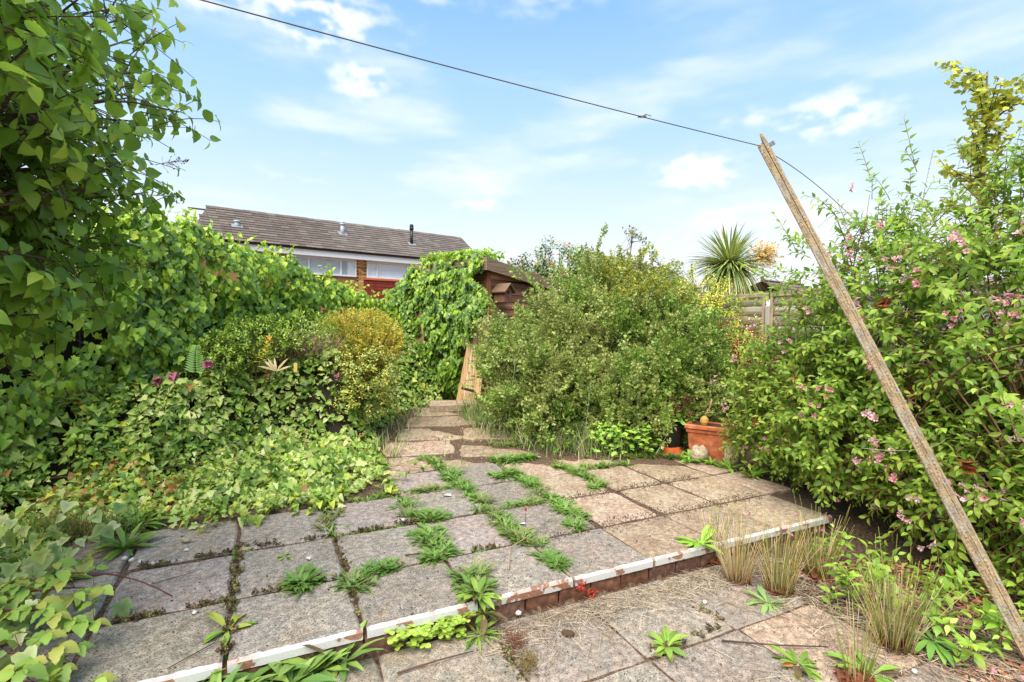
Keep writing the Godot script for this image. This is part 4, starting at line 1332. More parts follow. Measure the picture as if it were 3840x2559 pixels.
# ------------------------------------------------------------------ the big fine leaved bush in the middle
func build_bush() -> void:
	var o = thing("cotoneaster_bush", "huge sprawling grey green small leaved bush in front of the shed's right side", "bush")
	var els = [[Vector3(.62, .95, -7.15), Vector3(.90, .72, .8)], [Vector3(1.50, 1.48, -7.4), Vector3(.90, .86, .8)], [Vector3(1.95, 1.05, -7.0), Vector3(.80, .80, .75)], [Vector3(.75, .55, -6.75), Vector3(.88, .60, .62)], [Vector3(1.55, .55, -6.5), Vector3(.85, .62, .60)], [Vector3(.35, 1.22, -7.3), Vector3(.55, .36, .45)], [Vector3(.98, 1.42, -7.7), Vector3(.50, .66, .5)], [Vector3(2.30, .75, -6.6), Vector3(.5, .5, .5)]]
	var at = crown(els, 14500, .36, .58, -.14, 21, .02)
	var pal = [lin(.19, .275, .095), lin(.16, .24, .07), lin(.11, .18, .05), lin(.25, .32, .135), lin(.14, .245, .055)]
	var gold = [lin(.20, .255, .05), lin(.24, .275, .06), lin(.16, .22, .05)]
	var nz := FastNoiseLite.new()
	nz.seed = 8; nz.frequency = .9
	# arching wands break the outline
	for k in 380:
		var a = at[rg.randi() % at.size()]
		if a[1].dot((EYE - a[0]).normalized()) < -.2: continue
		var d = (a[1] + Vector3(rf(-.6, .6), rf(-.4, .35), rf(-.3, .6))).normalized() * rf(.25, .5)
		for p in curve3(a[0], a[0] + d * .6 + Vector3(0, .08, 0), a[0] + d - Vector3(0, rf(0, .2), 0), 5): at.append([p + rv(.02), (d.normalized() * .8 + a[1] * .3 + rv(.3)).normalized()])
	for a in at:
		var p: Vector3 = a[0]
		var c: Color = pal[rg.randi() % 5]
		var k = nz.get_noise_3dv(p)
		if k > .15: c = c.lerp(lin(.20, .25, .10), .5)
		if k < -.2: c = c.lerp(lin(.10, .21, .035), .6)
		if p.y > 1.7 and p.x > 1.2 and nz.get_noise_3dv(p * 1.7) + (p.y - 2.0) * .6 > -.02 and rg.randf() < .75: c = gold[rg.randi() % 3]
		a.append(c)
	var ms = [spray_mesh(22, .17, .062, 11, Color(1.5, 1.0, .8)), spray_mesh(20, .175, .066, 12, Color(1.5, 1.0, .8)), spray_mesh(24, .155, .058, 13, Color(1.5, 1.0, .8)), spray_mesh(19, .18, .068, 14, Color(1.5, 1.0, .8))]
	sprays(o, ms, at, pal, [.13, .27], .75, .35, .5)
	var st := begin()
	limbs(st, [Vector3(.6, 0, -7.0), Vector3(1.3, 0, -6.9), Vector3(1.9, 0, -6.8)], at, .022, .014, .003, .7)
	for k in 160:
		var a = at[rg.randi() % at.size()]
		var d = (a[1] + Vector3(rf(-.8, .8), rf(-.3, .5), rf(-.3, .5))).normalized() * rf(.2, .5)
		tube(st, curve3(a[0] - d * .4, a[0] + d * .3 + Vector3(0, .04, 0), a[0] + d * .7, 4), .0035, .0018, 3)
	part(o, "branches", done(st), plain(Color(.44, .36, .29), .9))
	# long grass along its foot
	var g = thing("long_grass", "tall wispy green and straw grass along the foot of the big bush", "grass")
	g.set_meta("kind", "stuff")
	var blades = [blade_mesh(.5), blade_mesh(.9), blade_mesh(.2)]
	var pl = [[], [], []]; var cl = [[], [], []]
	var foot = [Vector3(-.48, 0, -7.4), Vector3(-.25, 0, -6.75), Vector3(.25, 0, -6.2), Vector3(.75, 0, -5.95), Vector3(1.3, 0, -5.95)]
	for k in 2300:
		var u = 4.0 * pow(rg.randf(), 1.5); var i = mini(int(u), 3)
		var p: Vector3 = foot[i].lerp(foot[i + 1], u - i) + Vector3(rf(-.22, .22), 0, rf(-.28, .16))
		p += Vector3(rg.randfn() * .06, 0, rg.randfn() * .10)
		if k > 1650: p = Vector3(-1.42 + rf(-.2, .2), 0, rf(-7.6, -5.6))
		if k > 1900: p = Vector3(rf(-1.35, .15), 0, rf(-7.7, -5.2))
		p.y = ground_y(p.x, p.z)
		var j = rg.randi() % 3
		var an = rf(0, TAU); var hgt = rf(.10, .38) * (.6 if k > 1650 else 1.0) * (.35 if k > 1900 else 1.0)
		var wd = rf(.7, 1.4)
		pl[j].append(Transform3D(Basis(Vector3.UP, an) * Basis(Vector3.RIGHT, rf(-.1, .35)) * Basis.from_scale(Vector3(wd, hgt, hgt)), p))
		cl[j].append([lin(.16, .28, .05), lin(.24, .34, .08), lin(.10, .20, .04), lin(.42, .38, .20), lin(.50, .44, .26)][rg.randi() % 5] * rf(.8, 1.15))
	for j in 3: many(g, "blades", blades[j], leaf_mat(Color.WHITE, .6, .7, .3), pl[j], cl[j])
	# feathery green weed clump right of the grass
	o = thing("aquilegia_clump", "bright green lobed leaf clump at the foot of the big bush left of the pots", "plant")
	var lv = []
	st = begin()
	for k in 170:
		var b = Vector3(1.30 + rf(-.14, .14), 0, -5.98 + rf(-.1, .1)); var q = b + Vector3(rf(-.28, .28), rf(.06, .36), rf(-.1, .26))
		if k % 2: tube(st, curve3(b, b.lerp(q, .5) + Vector3(0, .06, 0), q, 3), .002, .0012, 3)
		for w in 3: lv.append([leaf_at(q, Vector3(rf(-1, 1), rf(-.2, .4), rf(-1, 1)), Vector3(0, 1, .4) + rv(.3), rf(.035, .055)), rg.randi() % 3, 0])
	part(o, "stalks", done(st), plain(Color(.30, .42, .18), .8))
	foliage(o, "leaf", "leaves", [ivy_mesh(2)], [lin(.16, .34, .05), lin(.22, .40, .06), lin(.11, .25, .04)], lv, 40, .5)
	# tall pale seed stalks in front of the bush
	for q in [[Vector3(1.40, 0, -5.9), 1.0], [Vector3(1.35, 0, -6.0), .92], [Vector3(.84, 0, -6.0), .85], [Vector3(1.72, .0, -5.95), .6], [Vector3(-.05, .05, -6.35), .95]]:
		st = begin()
		var b: Vector3 = q[0]
		var pts = curve3(b, b + Vector3(rf(-.04, .04), q[1] * .5, 0), b + Vector3(rf(-.02, .10), q[1], rf(0, .05)), 8)
		tube(st, pts, .005, .0025, 4)
		for j in range(2, 9):
			for w in 3:
				var d = Vector3(rf(-.05, .05), rf(.02, .06), rf(-.03, .03))
				tube(st, [pts[j], pts[j] + d], .002, .0035, 3)
		tag(part(self, "seed_stalk", done(st), plain(Color(.52, .58, .38), .8)), "tall thin pale green seed stalk standing in front of the big bush", "plant", "pale seed stalks before the big bush")

func blade_mesh(bend: float) -> ArrayMesh:
	var st := begin()
	st.set_smooth_group(0)
	var row = []
	for i in 5:
		var u = i / 4.0
		var w = .0045 * (1.0 - u * u * .9)
		row.append([Vector3(-w, u * (1 - bend * .25 * u), bend * u * u), Vector3(w, u * (1 - bend * .25 * u), bend * u * u)])
	for i in 4: quad(st, row[i][0], row[i + 1][0], row[i + 1][1], row[i][1])
	return done(st)

# ------------------------------------------------------------------ weigela on the right
func flower_mesh(sd: int) -> ArrayMesh:
	var keep = rg.state
	rg.seed = sd
	var st := begin()
	st.set_smooth_group(0)
	var n := 5
	for k in n:
		var a = TAU * k / n; var b = TAU * (k + 1) / n; var m = (a + b) / 2
		var p = func(an, r, z): return Vector3(cos(an) * r, sin(an) * r, z)
		var dk = Color(.85, .55, .6); var md = Color(1, .9, .95); var pale = Color(1.15, 1.25, 1.2)
		for t in [[p.call(a, .07, 0), p.call(a, .17, .62), p.call(b, .17, .62), dk, md, md], [p.call(a, .07, 0), p.call(b, .17, .62), p.call(b, .07, 0), dk, md, dk], [p.call(a, .17, .62), p.call(m - .38, .46, .9 + rf(-.08, .08)), p.call(m, .2, .66), md, pale, md], [p.call(m, .2, .66), p.call(m - .38, .46, .9), p.call(m + .38, .46, .88 + rf(-.08, .08)), md, pale, pale], [p.call(m, .2, .66), p.call(m + .38, .46, .88), p.call(b, .17, .62), md, pale, md]]:
			for j in 3: st.set_color(t[3 + j]); st.add_vertex(t[j])
	rg.state = keep
	return done(st)

func build_weigela() -> void:
	var o = thing("weigela_bush", "large arching shrub full of pink trumpet flowers filling the right side", "bush")
	var els = [[Vector3(3.0, .88, -5.0), Vector3(.75, .78, .65)], [Vector3(3.15, 1.42, -4.3), Vector3(.70, 1.05, .72)], [Vector3(3.45, 1.5, -3.6), Vector3(.72, 1.12, .72)], [Vector3(2.75, .80, -4.3), Vector3(.48, .62, .55)], [Vector3(3.55, 1.15, -2.95), Vector3(.58, .85, .58)], [Vector3(2.72, .52, -5.2), Vector3(.42, .5, .42)], [Vector3(3.2, .52, -3.55), Vector3(.6, .5, .7)], [Vector3(3.35, .5, -2.85), Vector3(.5, .45, .5)]]
	var at = crown(els, 3700, .44, .34, -.30, 33, .12)
	# arching wands that leave the outline
	for w in [[Vector3(2.6, 1.9, -4.8), Vector3(2.05, 1.72, -4.75)], [Vector3(2.7, 2.0, -4.9), Vector3(2.2, 2.02, -4.8)], [Vector3(2.9, 2.3, -4.3), Vector3(2.45, 2.5, -4.2)], [Vector3(3.0, 2.4, -4.2), Vector3(2.72, 2.78, -4.1)], [Vector3(3.1, 2.4, -3.9), Vector3(2.85, 2.88, -3.9)], [Vector3(3.2, 2.4, -3.5), Vector3(3.0, 2.75, -3.5)], [Vector3(3.3, 2.4, -3.4), Vector3(3.2, 2.75, -3.3)], [Vector3(2.6, 1.2, -1.6), Vector3(2.22, 1.5, -2.35)], [Vector3(2.6, 1.0, -2.5), Vector3(2.25, 1.18, -2.4)], [Vector3(2.6, 1.55, -2.9), Vector3(2.35, 1.75, -2.75)], [Vector3(2.6, 2.2, -4.6), Vector3(2.3, 2.35, -4.5)]]:
		for k in 5:
			var p: Vector3 = w[0].lerp(w[1], .25 * k)
			at.append([p + rv(.05), ((w[1] - w[0]).normalized() + Vector3(0, .25, .2)).normalized()])
	var st := begin()
	var lv = shoots(at, st, {"out": .9, "up": .14, "loose": .35, "length": [.20, .38], "pairs": 6, "stem": .0032, "bark": Color(1.0, .9, .75), "fwd": .85, "hang": .18, "size": [.046, .082], "meshes": 3, "tones": [0, 1, 2, 1, 3], "droop": [0.05, .5], "face": .45, "young": .6})
	var roots = [Vector3(2.95, 0, -4.9), Vector3(3.1, 0, -4.2), Vector3(3.25, 0, -3.4), Vector3(3.1, 0, -2.8)]
	limbs(st, roots, at, .09, .010, .003, .9, Color(.62, .54, .46))
	# tangle of bare tan twigs that shows between the leaves
	for k in 800:
		var a = at[rg.randi() % at.size()]
		var p: Vector3 = a[0] - a[1] * rf(-.05, .3)
		var d = Vector3(rf(-1, .35), rf(-.35, .35), rf(-.5, 1.0)).normalized() * rf(.2, .55)
		tube(st, curve3(p - d * .5, p + Vector3(0, rf(.02, .09), 0), p + d * .5 - Vector3(0, rf(0, .08), 0), 4), .0032, .0014, 3, Color(1, .92, .8) * rf(.7, 1.15))
	part(o, "branches", done(st), plain(Color(.58, .46, .34), .9, true))
	var ms = [leaf_mesh([[0, 0], [.12, .13], [.35, .245], [.6, .21], [.85, .08], [1, 0]], .32, .28, 1.22, Color.WHITE, .012), leaf_mesh([[0, 0], [.15, .16], [.4, .26], [.65, .19], [.88, .06], [1, 0]], .22, .42, 1.2, Color.WHITE, .012), leaf_mesh([[0, 0], [.15, .14], [.4, .235], [.65, .19], [.86, .07], [1, 0]], .4, .12, 1.2, Color.WHITE, .01)]
	var pal = [lin(.125, .25, .032), lin(.09, .19, .026), lin(.165, .29, .04), lin(.185, .30, .05)]
	foliage(o, "leaf", "leaves", ms, pal, lv, 280, .42, .97, .45)
	# flowers in loose clusters
	var fm = [flower_mesh(1), flower_mesh(2), flower_mesh(3)]
	var fmat = [leaf_mat(lin(.80, .47, .49), .6, .8, .3), leaf_mat(lin(.84, .58, .58), .6, .8, .3), leaf_mat(lin(.76, .36, .39), .6, .8, .3)]
	var nf := 0
	var guard := 0
	while nf < 290 and guard < 3000:
		guard += 1
		var a = at[rg.randi() % at.size()]
		var n: Vector3 = a[1]
		if n.dot((EYE - a[0]).normalized()) < .32 or a[0].y < .25: continue
		var c: Vector3 = a[0] + n * rf(.17, .27) + Vector3(0, .03, 0)
		var k = rg.randi() % 3
		for j in rg.randi_range(2, 5):
			part(o, "flower", fm[rg.randi() % 3], fmat[k], leaf_at(c + rv(.045), n + rv(.8) + Vector3(0, .1, 0), rv(1), rf(.034, .050)))
			nf += 1
	var fp = [[], [], []]; var fc = [[], [], []]
	for k in 110:
		var a = at[rg.randi() % at.size()]
		var n: Vector3 = a[1]
		if n.dot((EYE - a[0]).normalized()) < .2 or a[0].y < .25: continue
		var c: Vector3 = a[0] + n * rf(.15, .27) + Vector3(0, .03, 0)
		var col = [lin(.80, .48, .50), lin(.84, .58, .58), lin(.76, .38, .41)][rg.randi() % 3]
		for j in rg.randi_range(3, 6):
			var q = rg.randi() % 3
			fp[q].append(leaf_at(c + rv(.04), n + rv(.8) + Vector3(0, .1, 0), rv(1), rf(.030, .044))); fc[q].append(col)
	for q in 3: many(o, "flowers", fm[q], leaf_mat(Color.WHITE, .6, .8, .3), fp[q], fc[q])
	# spent brown flower tufts
	for q in 26:
		var a = at[rg.randi() % at.size()]
		if a[1].dot((EYE - a[0]).normalized()) < .1: continue
		st = begin()
		for k in 26: tri(st, rv(.045), rv(.045), rv(.05), Color(1, .8, .7) * rf(.6, 1.2))
		part(o, "spent_flowers", done(st), plain(Color(.58, .33, .17), .9, true), Transform3D(Basis(), a[0] + a[1] * .05))
	# young suckers of the same plant rooted in the litter in front
	var low = [[2.12, -3.05], [1.98, -3.0], [2.35, -2.75], [2.3, -2.5], [2.55, -2.6], [2.62, -2.35], [2.4, -3.3], [2.5, -3.0], [2.75, -2.8], [2.2, -3.5], [2.9, -3.1], [2.95, -2.6], [2.65, -3.15], [2.8, -2.35]]
	var sk = thing("weigela_suckers", "low leafy green shoots rooted in red brown litter below the pink bush", "plant")
	at = []
	for q in low:
		for k in 7: at.append([Vector3(q[0] + rf(-.13, .13), ground_y(q[0], q[1]) + rf(.05, .2), q[1] + rf(-.12, .12)), (Vector3(rf(-.6, .4), .9, rf(-.2, .7))).normalized()])
	st = begin()
	lv = shoots(at, st, {"out": .8, "up": .3, "loose": .4, "length": [.14, .24], "pairs": 4, "stem": .0022, "bark": Color.WHITE, "fwd": .6, "hang": .12, "size": [.05, .085], "meshes": 3, "tones": [0, 1, 2, 0, 3]})
	part(sk, "stems", done(st), plain(Color(.42, .36, .22), .9))
	foliage(sk, "leaf", "leaves", ms, pal, lv, 200, .4, .8)

# ------------------------------------------------------------------ lilac on the left
func build_lilac() -> void:
	var o = thing("lilac_tree", "big lilac with heart shaped drooping green leaves filling the upper left corner", "tree")
	var els = [[Vector3(-2.68, 2.75, -2.42), Vector3(.90, 1.15, 1.0)], [Vector3(-2.78, 1.92, -2.5), Vector3(.80, .52, .85)], [Vector3(-1.92, 2.62, -1.60), Vector3(.42, .55, .42)], [Vector3(-2.55, 1.62, -2.0), Vector3(.6, .30, .5)]]
	var at = crown(els, 880, .55, .34, -.30, 51, 1.2)
	var st := begin()
	var lv = shoots(at, st, {"out": .7, "up": .1, "loose": .5, "length": [.24, .42], "pairs": 4, "stem": .0036, "bark": Color(1, 1, 1), "fwd": .35, "hang": .62, "size": [.058, .105], "meshes": 3, "tones": [0, 1, 2, 1, 3], "droop": [.05, .35], "face": .55, "young": .4, "keep": .88})
	# stems and limbs
	var hub = [Vector3(-2.9, 1.5, -1.6), Vector3(-2.6, 1.7, -2.3), Vector3(-3.1, 1.9, -2.2), Vector3(-2.3, 1.9, -1.9), Vector3(-2.8, 2.3, -2.7)]
	for k in hub.size():
		tube(st, curve3(Vector3(-3.2 + k * .12, -.05, -2.5 + .12 * k), Vector3(-3.15 + k * .1, .9, -2.5), hub[k], 8), .045, .022, 7, Color(.75, .7, .66))
	limbs(st, hub, at, .55, .014, .004, .35, Color(.85, .8, .75))
	for k in 260:
		var a = at[rg.randi() % at.size()]
		var p: Vector3 = a[0] - a[1] * rf(0, .3)
		var d = rv(1).normalized() * rf(.15, .45)
		tube(st, curve3(p - d * .5, p + Vector3(0, .05, 0), p + d * .5, 4), .004, .002, 3, Color(.9, .8, .7))
	part(o, "branches", done(st), plain(Color(.36, .29, .23), .9, true))
	var heart = [[0, .0], [-.06, .2], [.08, .40], [.3, .46], [.55, .36], [.8, .16], [1, 0]]
	var ms = [leaf_mesh(heart, .22, .35, 1.3), leaf_mesh(heart, .38, .22, 1.25, Color(.95, 1, .95), .015), leaf_mesh(heart, .12, .5, 1.3)]
	var pal = [lin(.115, .225, .03), lin(.085, .18, .026), lin(.15, .27, .04), lin(.20, .32, .05)]
	foliage(o, "leaf", "leaves", ms, pal, lv, 290, .44, 1.0, .45)
	# dried flower heads
	for q in 22:
		var a = at[rg.randi() % at.size()]
		if a[1].dot((EYE - a[0]).normalized()) < -.2: continue
		st = begin()
		var ax = (a[1] + Vector3(0, .6, 0)).normalized()
		tube(st, [Vector3.ZERO, ax * .16], .0022, .001, 3)
		for k in 46:
			var u = rg.randf()
			var b = ax * .16 * u; var d = (rv(1) + ax * .3).normalized() * .055 * (1.05 - u)
			tube(st, [b, b + d], .001, .001, 3)
			var e = b + d
			tri(st, e + rv(.007), e + rv(.007), e + rv(.007)); tri(st, e + rv(.006), e + rv(.006), e + rv(.006))
		part(o, "dried_flower", done(st), plain([Color(.42, .25, .15), Color(.34, .23, .15), Color(.48, .30, .16)][q % 3], .95), Transform3D(Basis(), a[0] + a[1] * .08))

# ------------------------------------------------------------------ what stands behind
func build_behind() -> void:
	# cabbage palm over the fence
	var c = Vector3(4.15, 2.62, -10.0)
	var o = thing("cabbage_palm", "spiky cabbage palm with hanging dead skirt and tan flower plume above the fence", "palm", Vector3(4.2, 0, -10.0))
	var st := begin()
	tube(st, [Vector3(0, -.1, 0), Vector3(-.02, 1.2, 0), Vector3(-.05, 2.65, 0)], .16, .13, 10)
	part(o, "trunk", done(st), plain(Color(.38, .31, .25), .95))
	var straps = []
	for b in [.10, .35, .75]:
		straps.append(leaf_mesh([[0, .018], [.15, .024], [.5, .022], [.85, .012], [1, 0]], .5, b, 1.1))
	var lv = []
	for k in 620:
		var el = asin(rf(-.75, 1.0)); var az = rf(0, TAU)
		var f = Vector3(cos(az) * cos(el), sin(el), sin(az) * cos(el))
		var b = 0 if el > .6 else (1 if el > -.1 else 2)
		if el > .2 and rg.randf() < .25: b = 1
		lv.append([leaf_at(c + f * .10, f, Vector3.UP + f * .01 + rv(.1), rf(.50, .76)), rg.randi() % 4 if el > -.5 else 3, b])
	foliage(o, "leaf", "leaves", straps, [lin(.08, .15, .04), lin(.13, .21, .06), lin(.20, .27, .10), lin(.26, .31, .15)], lv, 290, .4, .4, .6)
	lv = []
	for k in 110:
		var az = rf(0, TAU)
		lv.append([leaf_at(c + Vector3(cos(az) * .13, rf(-.4, -.05), sin(az) * .13), Vector3(cos(az) * .35, -1, sin(az) * .35), Vector3(cos(az), .3, sin(az)), rf(.4, .65)), rg.randi() % 3, 0])
	foliage(o, "dead_leaf", "dead_leaves", [straps[0]], [lin(.34, .21, .11), lin(.26, .16, .09), lin(.42, .30, .17)], lv, 110, .9, .3)
	st = begin()
	for k in 240:
		var d = Vector3(rf(-.5, .6), rf(-.35, .7), rf(-.5, .5)).normalized() * rf(.12, .38)
		var b = Vector3(.52, 2.78, .2)
		tube(st, [b - Vector3(.35, .12, .1) * .2, b + d], .004, .003, 3, Color(1, 1, 1) * rf(.7, 1.2))
		for j in 4:
			var e = b + d * rf(.5, 1.0)
			tri(st, e + rv(.03), e + rv(.03), e + rv(.03), Color(1, .95, .8) * rf(.7, 1.3))
	tube(st, [Vector3(.05, 2.6, .0), Vector3(.5, 2.76, .18)], .02, .012, 5)
	part(o, "flower_plume", done(st), plain(Color(.88, .76, .52), .9, true))
	# photinia behind the shed
	o = thing("photinia_tree", "dark green tree with scattered red leaves behind the shed roof", "tree")
	var at = crown([[Vector3(1.1, 2.75, -12.0), Vector3(.75, .62, .6)], [Vector3(.35, 2.5, -12.0), Vector3(.6, .45, .5)], [Vector3(1.55, 2.6, -11.8), Vector3(.42, .5, .5)], [Vector3(.9, 1.9, -12), Vector3(1.1, .8, .6)]], 560, .5, .45, -.34, 61, 1.0)
	st = begin()
	lv = shoots(at, st, {"out": .7, "up": .6, "loose": .4, "length": [.25, .4], "pairs": 5, "stem": .005, "bark": Color.WHITE, "fwd": .7, "hang": .1, "size": [.09, .14], "meshes": 1, "tones": [0, 1, 2, 0, 3], "young": .16, "turn": 2.0})
	limbs(st, [Vector3(.9, .0, -12)], at, .25, .03, .006, .6)
	part(o, "branches", done(st), plain(Color(.30, .22, .17), .9))
	var lan = leaf_mesh([[0, 0], [.3, .2], [.65, .18], [1, 0]], .25, .25)
	foliage(o, "leaf", "leaves", [lan], [lin(.085, .155, .05), lin(.055, .105, .035), lin(.14, .22, .07), lin(.35, .11, .06)], lv, 60, .35, .5)
	# thin sapling and a small rounded shrub on the skyline
	for q in [["sapling", "thin bare stemmed sapling with a leafy top standing above the big bush", [Vector3(1.95, 1.9, -9.0), Vector3(2.02, 2.55, -9.0), Vector3(2.06, 3.1, -9.0)], [[Vector3(2.05, 3.05, -9), Vector3(.16, .12, .14)], [Vector3(2.24, 2.93, -9), Vector3(.10, .07, .1)], [Vector3(1.85, 2.72, -9), Vector3(.06, .1, .06)]], 34], ["skyline_shrub", "small dark leaved shrub top on the skyline between sapling and palm", [Vector3(2.9, 1.6, -9.6), Vector3(2.85, 2.2, -9.6), Vector3(2.75, 2.5, -9.6)], [[Vector3(2.75, 2.55, -9.6), Vector3(.26, .2, .2)], [Vector3(3.0, 2.42, -9.6), Vector3(.16, .12, .2)]], 60]]:
		o = thing(q[0], q[1], "shrub" if q[4] > 40 else "sapling")
		at = crown(q[3], q[4], .9, .2, -2.0, 71, .0)
		st = begin()
		tube(st, curve3(q[2][0], q[2][1], q[2][2], 6), .012, .006, 5)
		for a in at: tube(st, [q[2][1].lerp(q[2][2], rf(.4, 1.0)), a[0]], .004, .002, 3)
		part(o, "stem", done(st), plain(Color(.33, .24, .19), .9))
		lv = shoots(at, null, {"out": .8, "up": .4, "loose": .5, "length": [.08, .14], "pairs": 2, "stem": 0, "bark": Color.WHITE, "fwd": .6, "hang": .1, "size": [.05, .08], "meshes": 1, "tones": [0, 1, 2, 2]})
		foliage(o, "leaf", "leaves", [lan], [lin(.10, .13, .05), lin(.07, .105, .04), lin(.14, .17, .06)], lv, 40, .5)
	# golden privet between the bush and the fence
	o = thing("golden_privet", "bright yellow green shrub below the palm at the left end of the fence", "shrub")
	at = crown([[Vector3(2.92, 1.92, -8.1), Vector3(.42, .42, .35)], [Vector3(2.35, 1.95, -8.1), Vector3(.5, .33, .4)], [Vector3(3.1, 1.45, -8.0), Vector3(.4, .6, .35)]], 520, .5, .35, -.3, 81, .4)
	st = begin()
	lv = shoots(at, st, {"out": .6, "up": .6, "loose": .4, "length": [.16, .28], "pairs": 5, "stem": .003, "bark": Color.WHITE, "fwd": .6, "hang": .1, "size": [.04, .065], "meshes": 1, "tones": [0, 1, 2, 3]})
	limbs(st, [Vector3(2.9, .2, -8.1)], at, .2, .012, .003, .5)
	part(o, "stems", done(st), plain(Color(.40, .30, .18), .9))
	foliage(o, "leaf", "leaves", [lan], [lin(.32, .40, .045), lin(.25, .35, .04), lin(.19, .29, .04), lin(.44, .44, .08)], lv, 40, .45, .85)
	# browned shrub in front of the fence
	o = thing("browned_shrub", "half dead shrub with yellow and brown leaves in front of the grey fence", "shrub")
	at = crown([[Vector3(3.02, 1.22, -7.35), Vector3(.42, .32, .3)], [Vector3(3.38, 1.02, -7.1), Vector3(.42, .36, .3)], [Vector3(2.75, 1.35, -7.3), Vector3(.3, .25, .3)], [Vector3(3.3, 1.38, -7.3), Vector3(.28, .26, .2)]], 420, .7, .3, -.35, 91, .2)
	st = begin()
	lv = shoots(at, st, {"out": .6, "up": .6, "loose": .6, "length": [.14, .28], "pairs": 4, "stem": .003, "bark": Color.WHITE, "fwd": .6, "hang": .2, "size": [.03, .055], "meshes": 1, "tones": [0, 1, 2, 3, 4, 1], "keep": .75})
	limbs(st, [Vector3(3.1, .1, -7.3)], at, .35, .01, .003, .5)
	part(o, "stems", done(st), plain(Color(.40, .24, .15), .9))
	foliage(o, "leaf", "leaves", [lan], [lin(.30, .17, .06), lin(.38, .30, .06), lin(.24, .28, .05), lin(.20, .11, .05), lin(.40, .36, .07)], lv, 40, .6)
	# ginkgo in the top right
	o = thing("ginkgo_tree", "young slender tree with small fan shaped yellow green leaves at the top right", "tree", Vector3(4.85, 0, -5.5))
	st = begin()
	var tr = curve3(Vector3(0, -.1, 0), Vector3(.08, 2.4, 0), Vector3(.06, 4.15, 0), 14)
	tube(st, tr, .045, .008, 7)
	part(o, "trunk", done(st), plain(Color(.42, .37, .30), .9))
	st = begin()
	lv = []
	var fan = fan_mesh()
	for k in 40:
		var u = rf(.58, .98)
		var b: Vector3 = tr[int(u * 14)].lerp(tr[mini(int(u * 14) + 1, 14)], fposmod(u * 14, 1.0))
		var az = rf(0, TAU)
		var d = Vector3(cos(az), rf(.45, 1.2), sin(az)).normalized() * rf(.25, .75) * (1.25 - u * .55)
		if k == 0: d = Vector3(.55, .75, .15); b = tr[9]
		if k == 1: d = Vector3(.75, .95, -.1); b = tr[10]
		if k == 2: d = Vector3(-.55, .42, .1); b = tr[9]
		if k == 3: d = Vector3(-.30, .85, .2); b = tr[9]
		var pts = curve3(b, b + d * .5 + Vector3(0, -.03, 0), b + d, 7)
		tube(st, pts, .008, .003, 4)
		for j in range(1, 8):
			for w in rg.randi_range(3, 6):
				var q = pts[j] + rv(.03)
				lv.append([leaf_at(o.position + q, rv(1) + Vector3(0, -.3, 0), Vector3.UP + rv(.8), rf(.045, .075)), rg.randi() % 3, 0])
	# hanging chains of buds
	for q in [[Vector3(-.55, 3.3, .1), .62], [Vector3(-.35, 3.2, .2), .5], [Vector3(.35, 3.6, .1), .6], [Vector3(.55, 3.35, 0), .5]]:
		var a: Vector3 = q[0]
		tube(st, [a, a + Vector3(-.06, -q[1] * .5, 0), a + Vector3(-.10, -q[1], 0)], .002, .002, 3)
		for j in 14: tri(st, a + Vector3(-.1 * j / 14, -q[1] * j / 14, 0) + rv(.012), a + Vector3(-.1 * j / 14, -q[1] * j / 14, 0) + rv(.012), a + Vector3(-.1 * j / 14, -q[1] * j / 14, 0) + rv(.012))
	part(o, "branches", done(st), plain(Color(.34, .28, .22), .9))
	foliage(o, "leaf", "leaves", [fan], [lin(.22, .29, .045), lin(.16, .23, .04), lin(.29, .33, .05)], lv, 120, .5, .8)

func fan_mesh() -> ArrayMesh:
	var st := begin()
	st.set_smooth_group(0)
	var rim = []
	for k in 7:
		var a = lerpf(-1.05, 1.05, k / 6.0)
		rim.append(Vector3(sin(a) * .75, .06 * (k % 2), .3 + cos(a) * (.62 if k == 3 else .7)))
	for k in 6: tri(st, Vector3(0, 0, .25), rim[k], rim[k + 1])
	tri(st, Vector3(0, 0, 0), Vector3(-.02, 0, .26), Vector3(.02, 0, .26), Color(.9, 1, .7))
	return done(st)

# ------------------------------------------------------------------ weeds in the joints, rosettes, rushes
func rosette_mesh(sd: int, n: int, ln: float, wid: float, up: float) -> ArrayMesh:
	var keep = rg.state
	rg.seed = sd
	var blades = [leaf_mesh([[0, .04], [.35, wid * .8], [.65, wid], [.88, wid * .6], [1, 0]], .3, .35, 1.3), leaf_mesh([[0, .04], [.4, wid], [.75, wid * .85], [1, 0]], .35, .6, 1.25)]
	var st := begin()
	for k in n:
		var az = k * 2.4 + rf(-.3, .3)
		var e = rf(.15, 1.0) * up
		var f = Vector3(cos(az), e, sin(az)).normalized()
		var x = leaf_at(Vector3(cos(az), 0, sin(az)) * .012 + Vector3(rf(-.02, .02), 0, rf(-.02, .02)), f, Vector3.UP - f * .2, ln * rf(.55, 1.1))
		st.append_from(blades[k % 2], 0, x)
	rg.state = keep
	return st.commit()

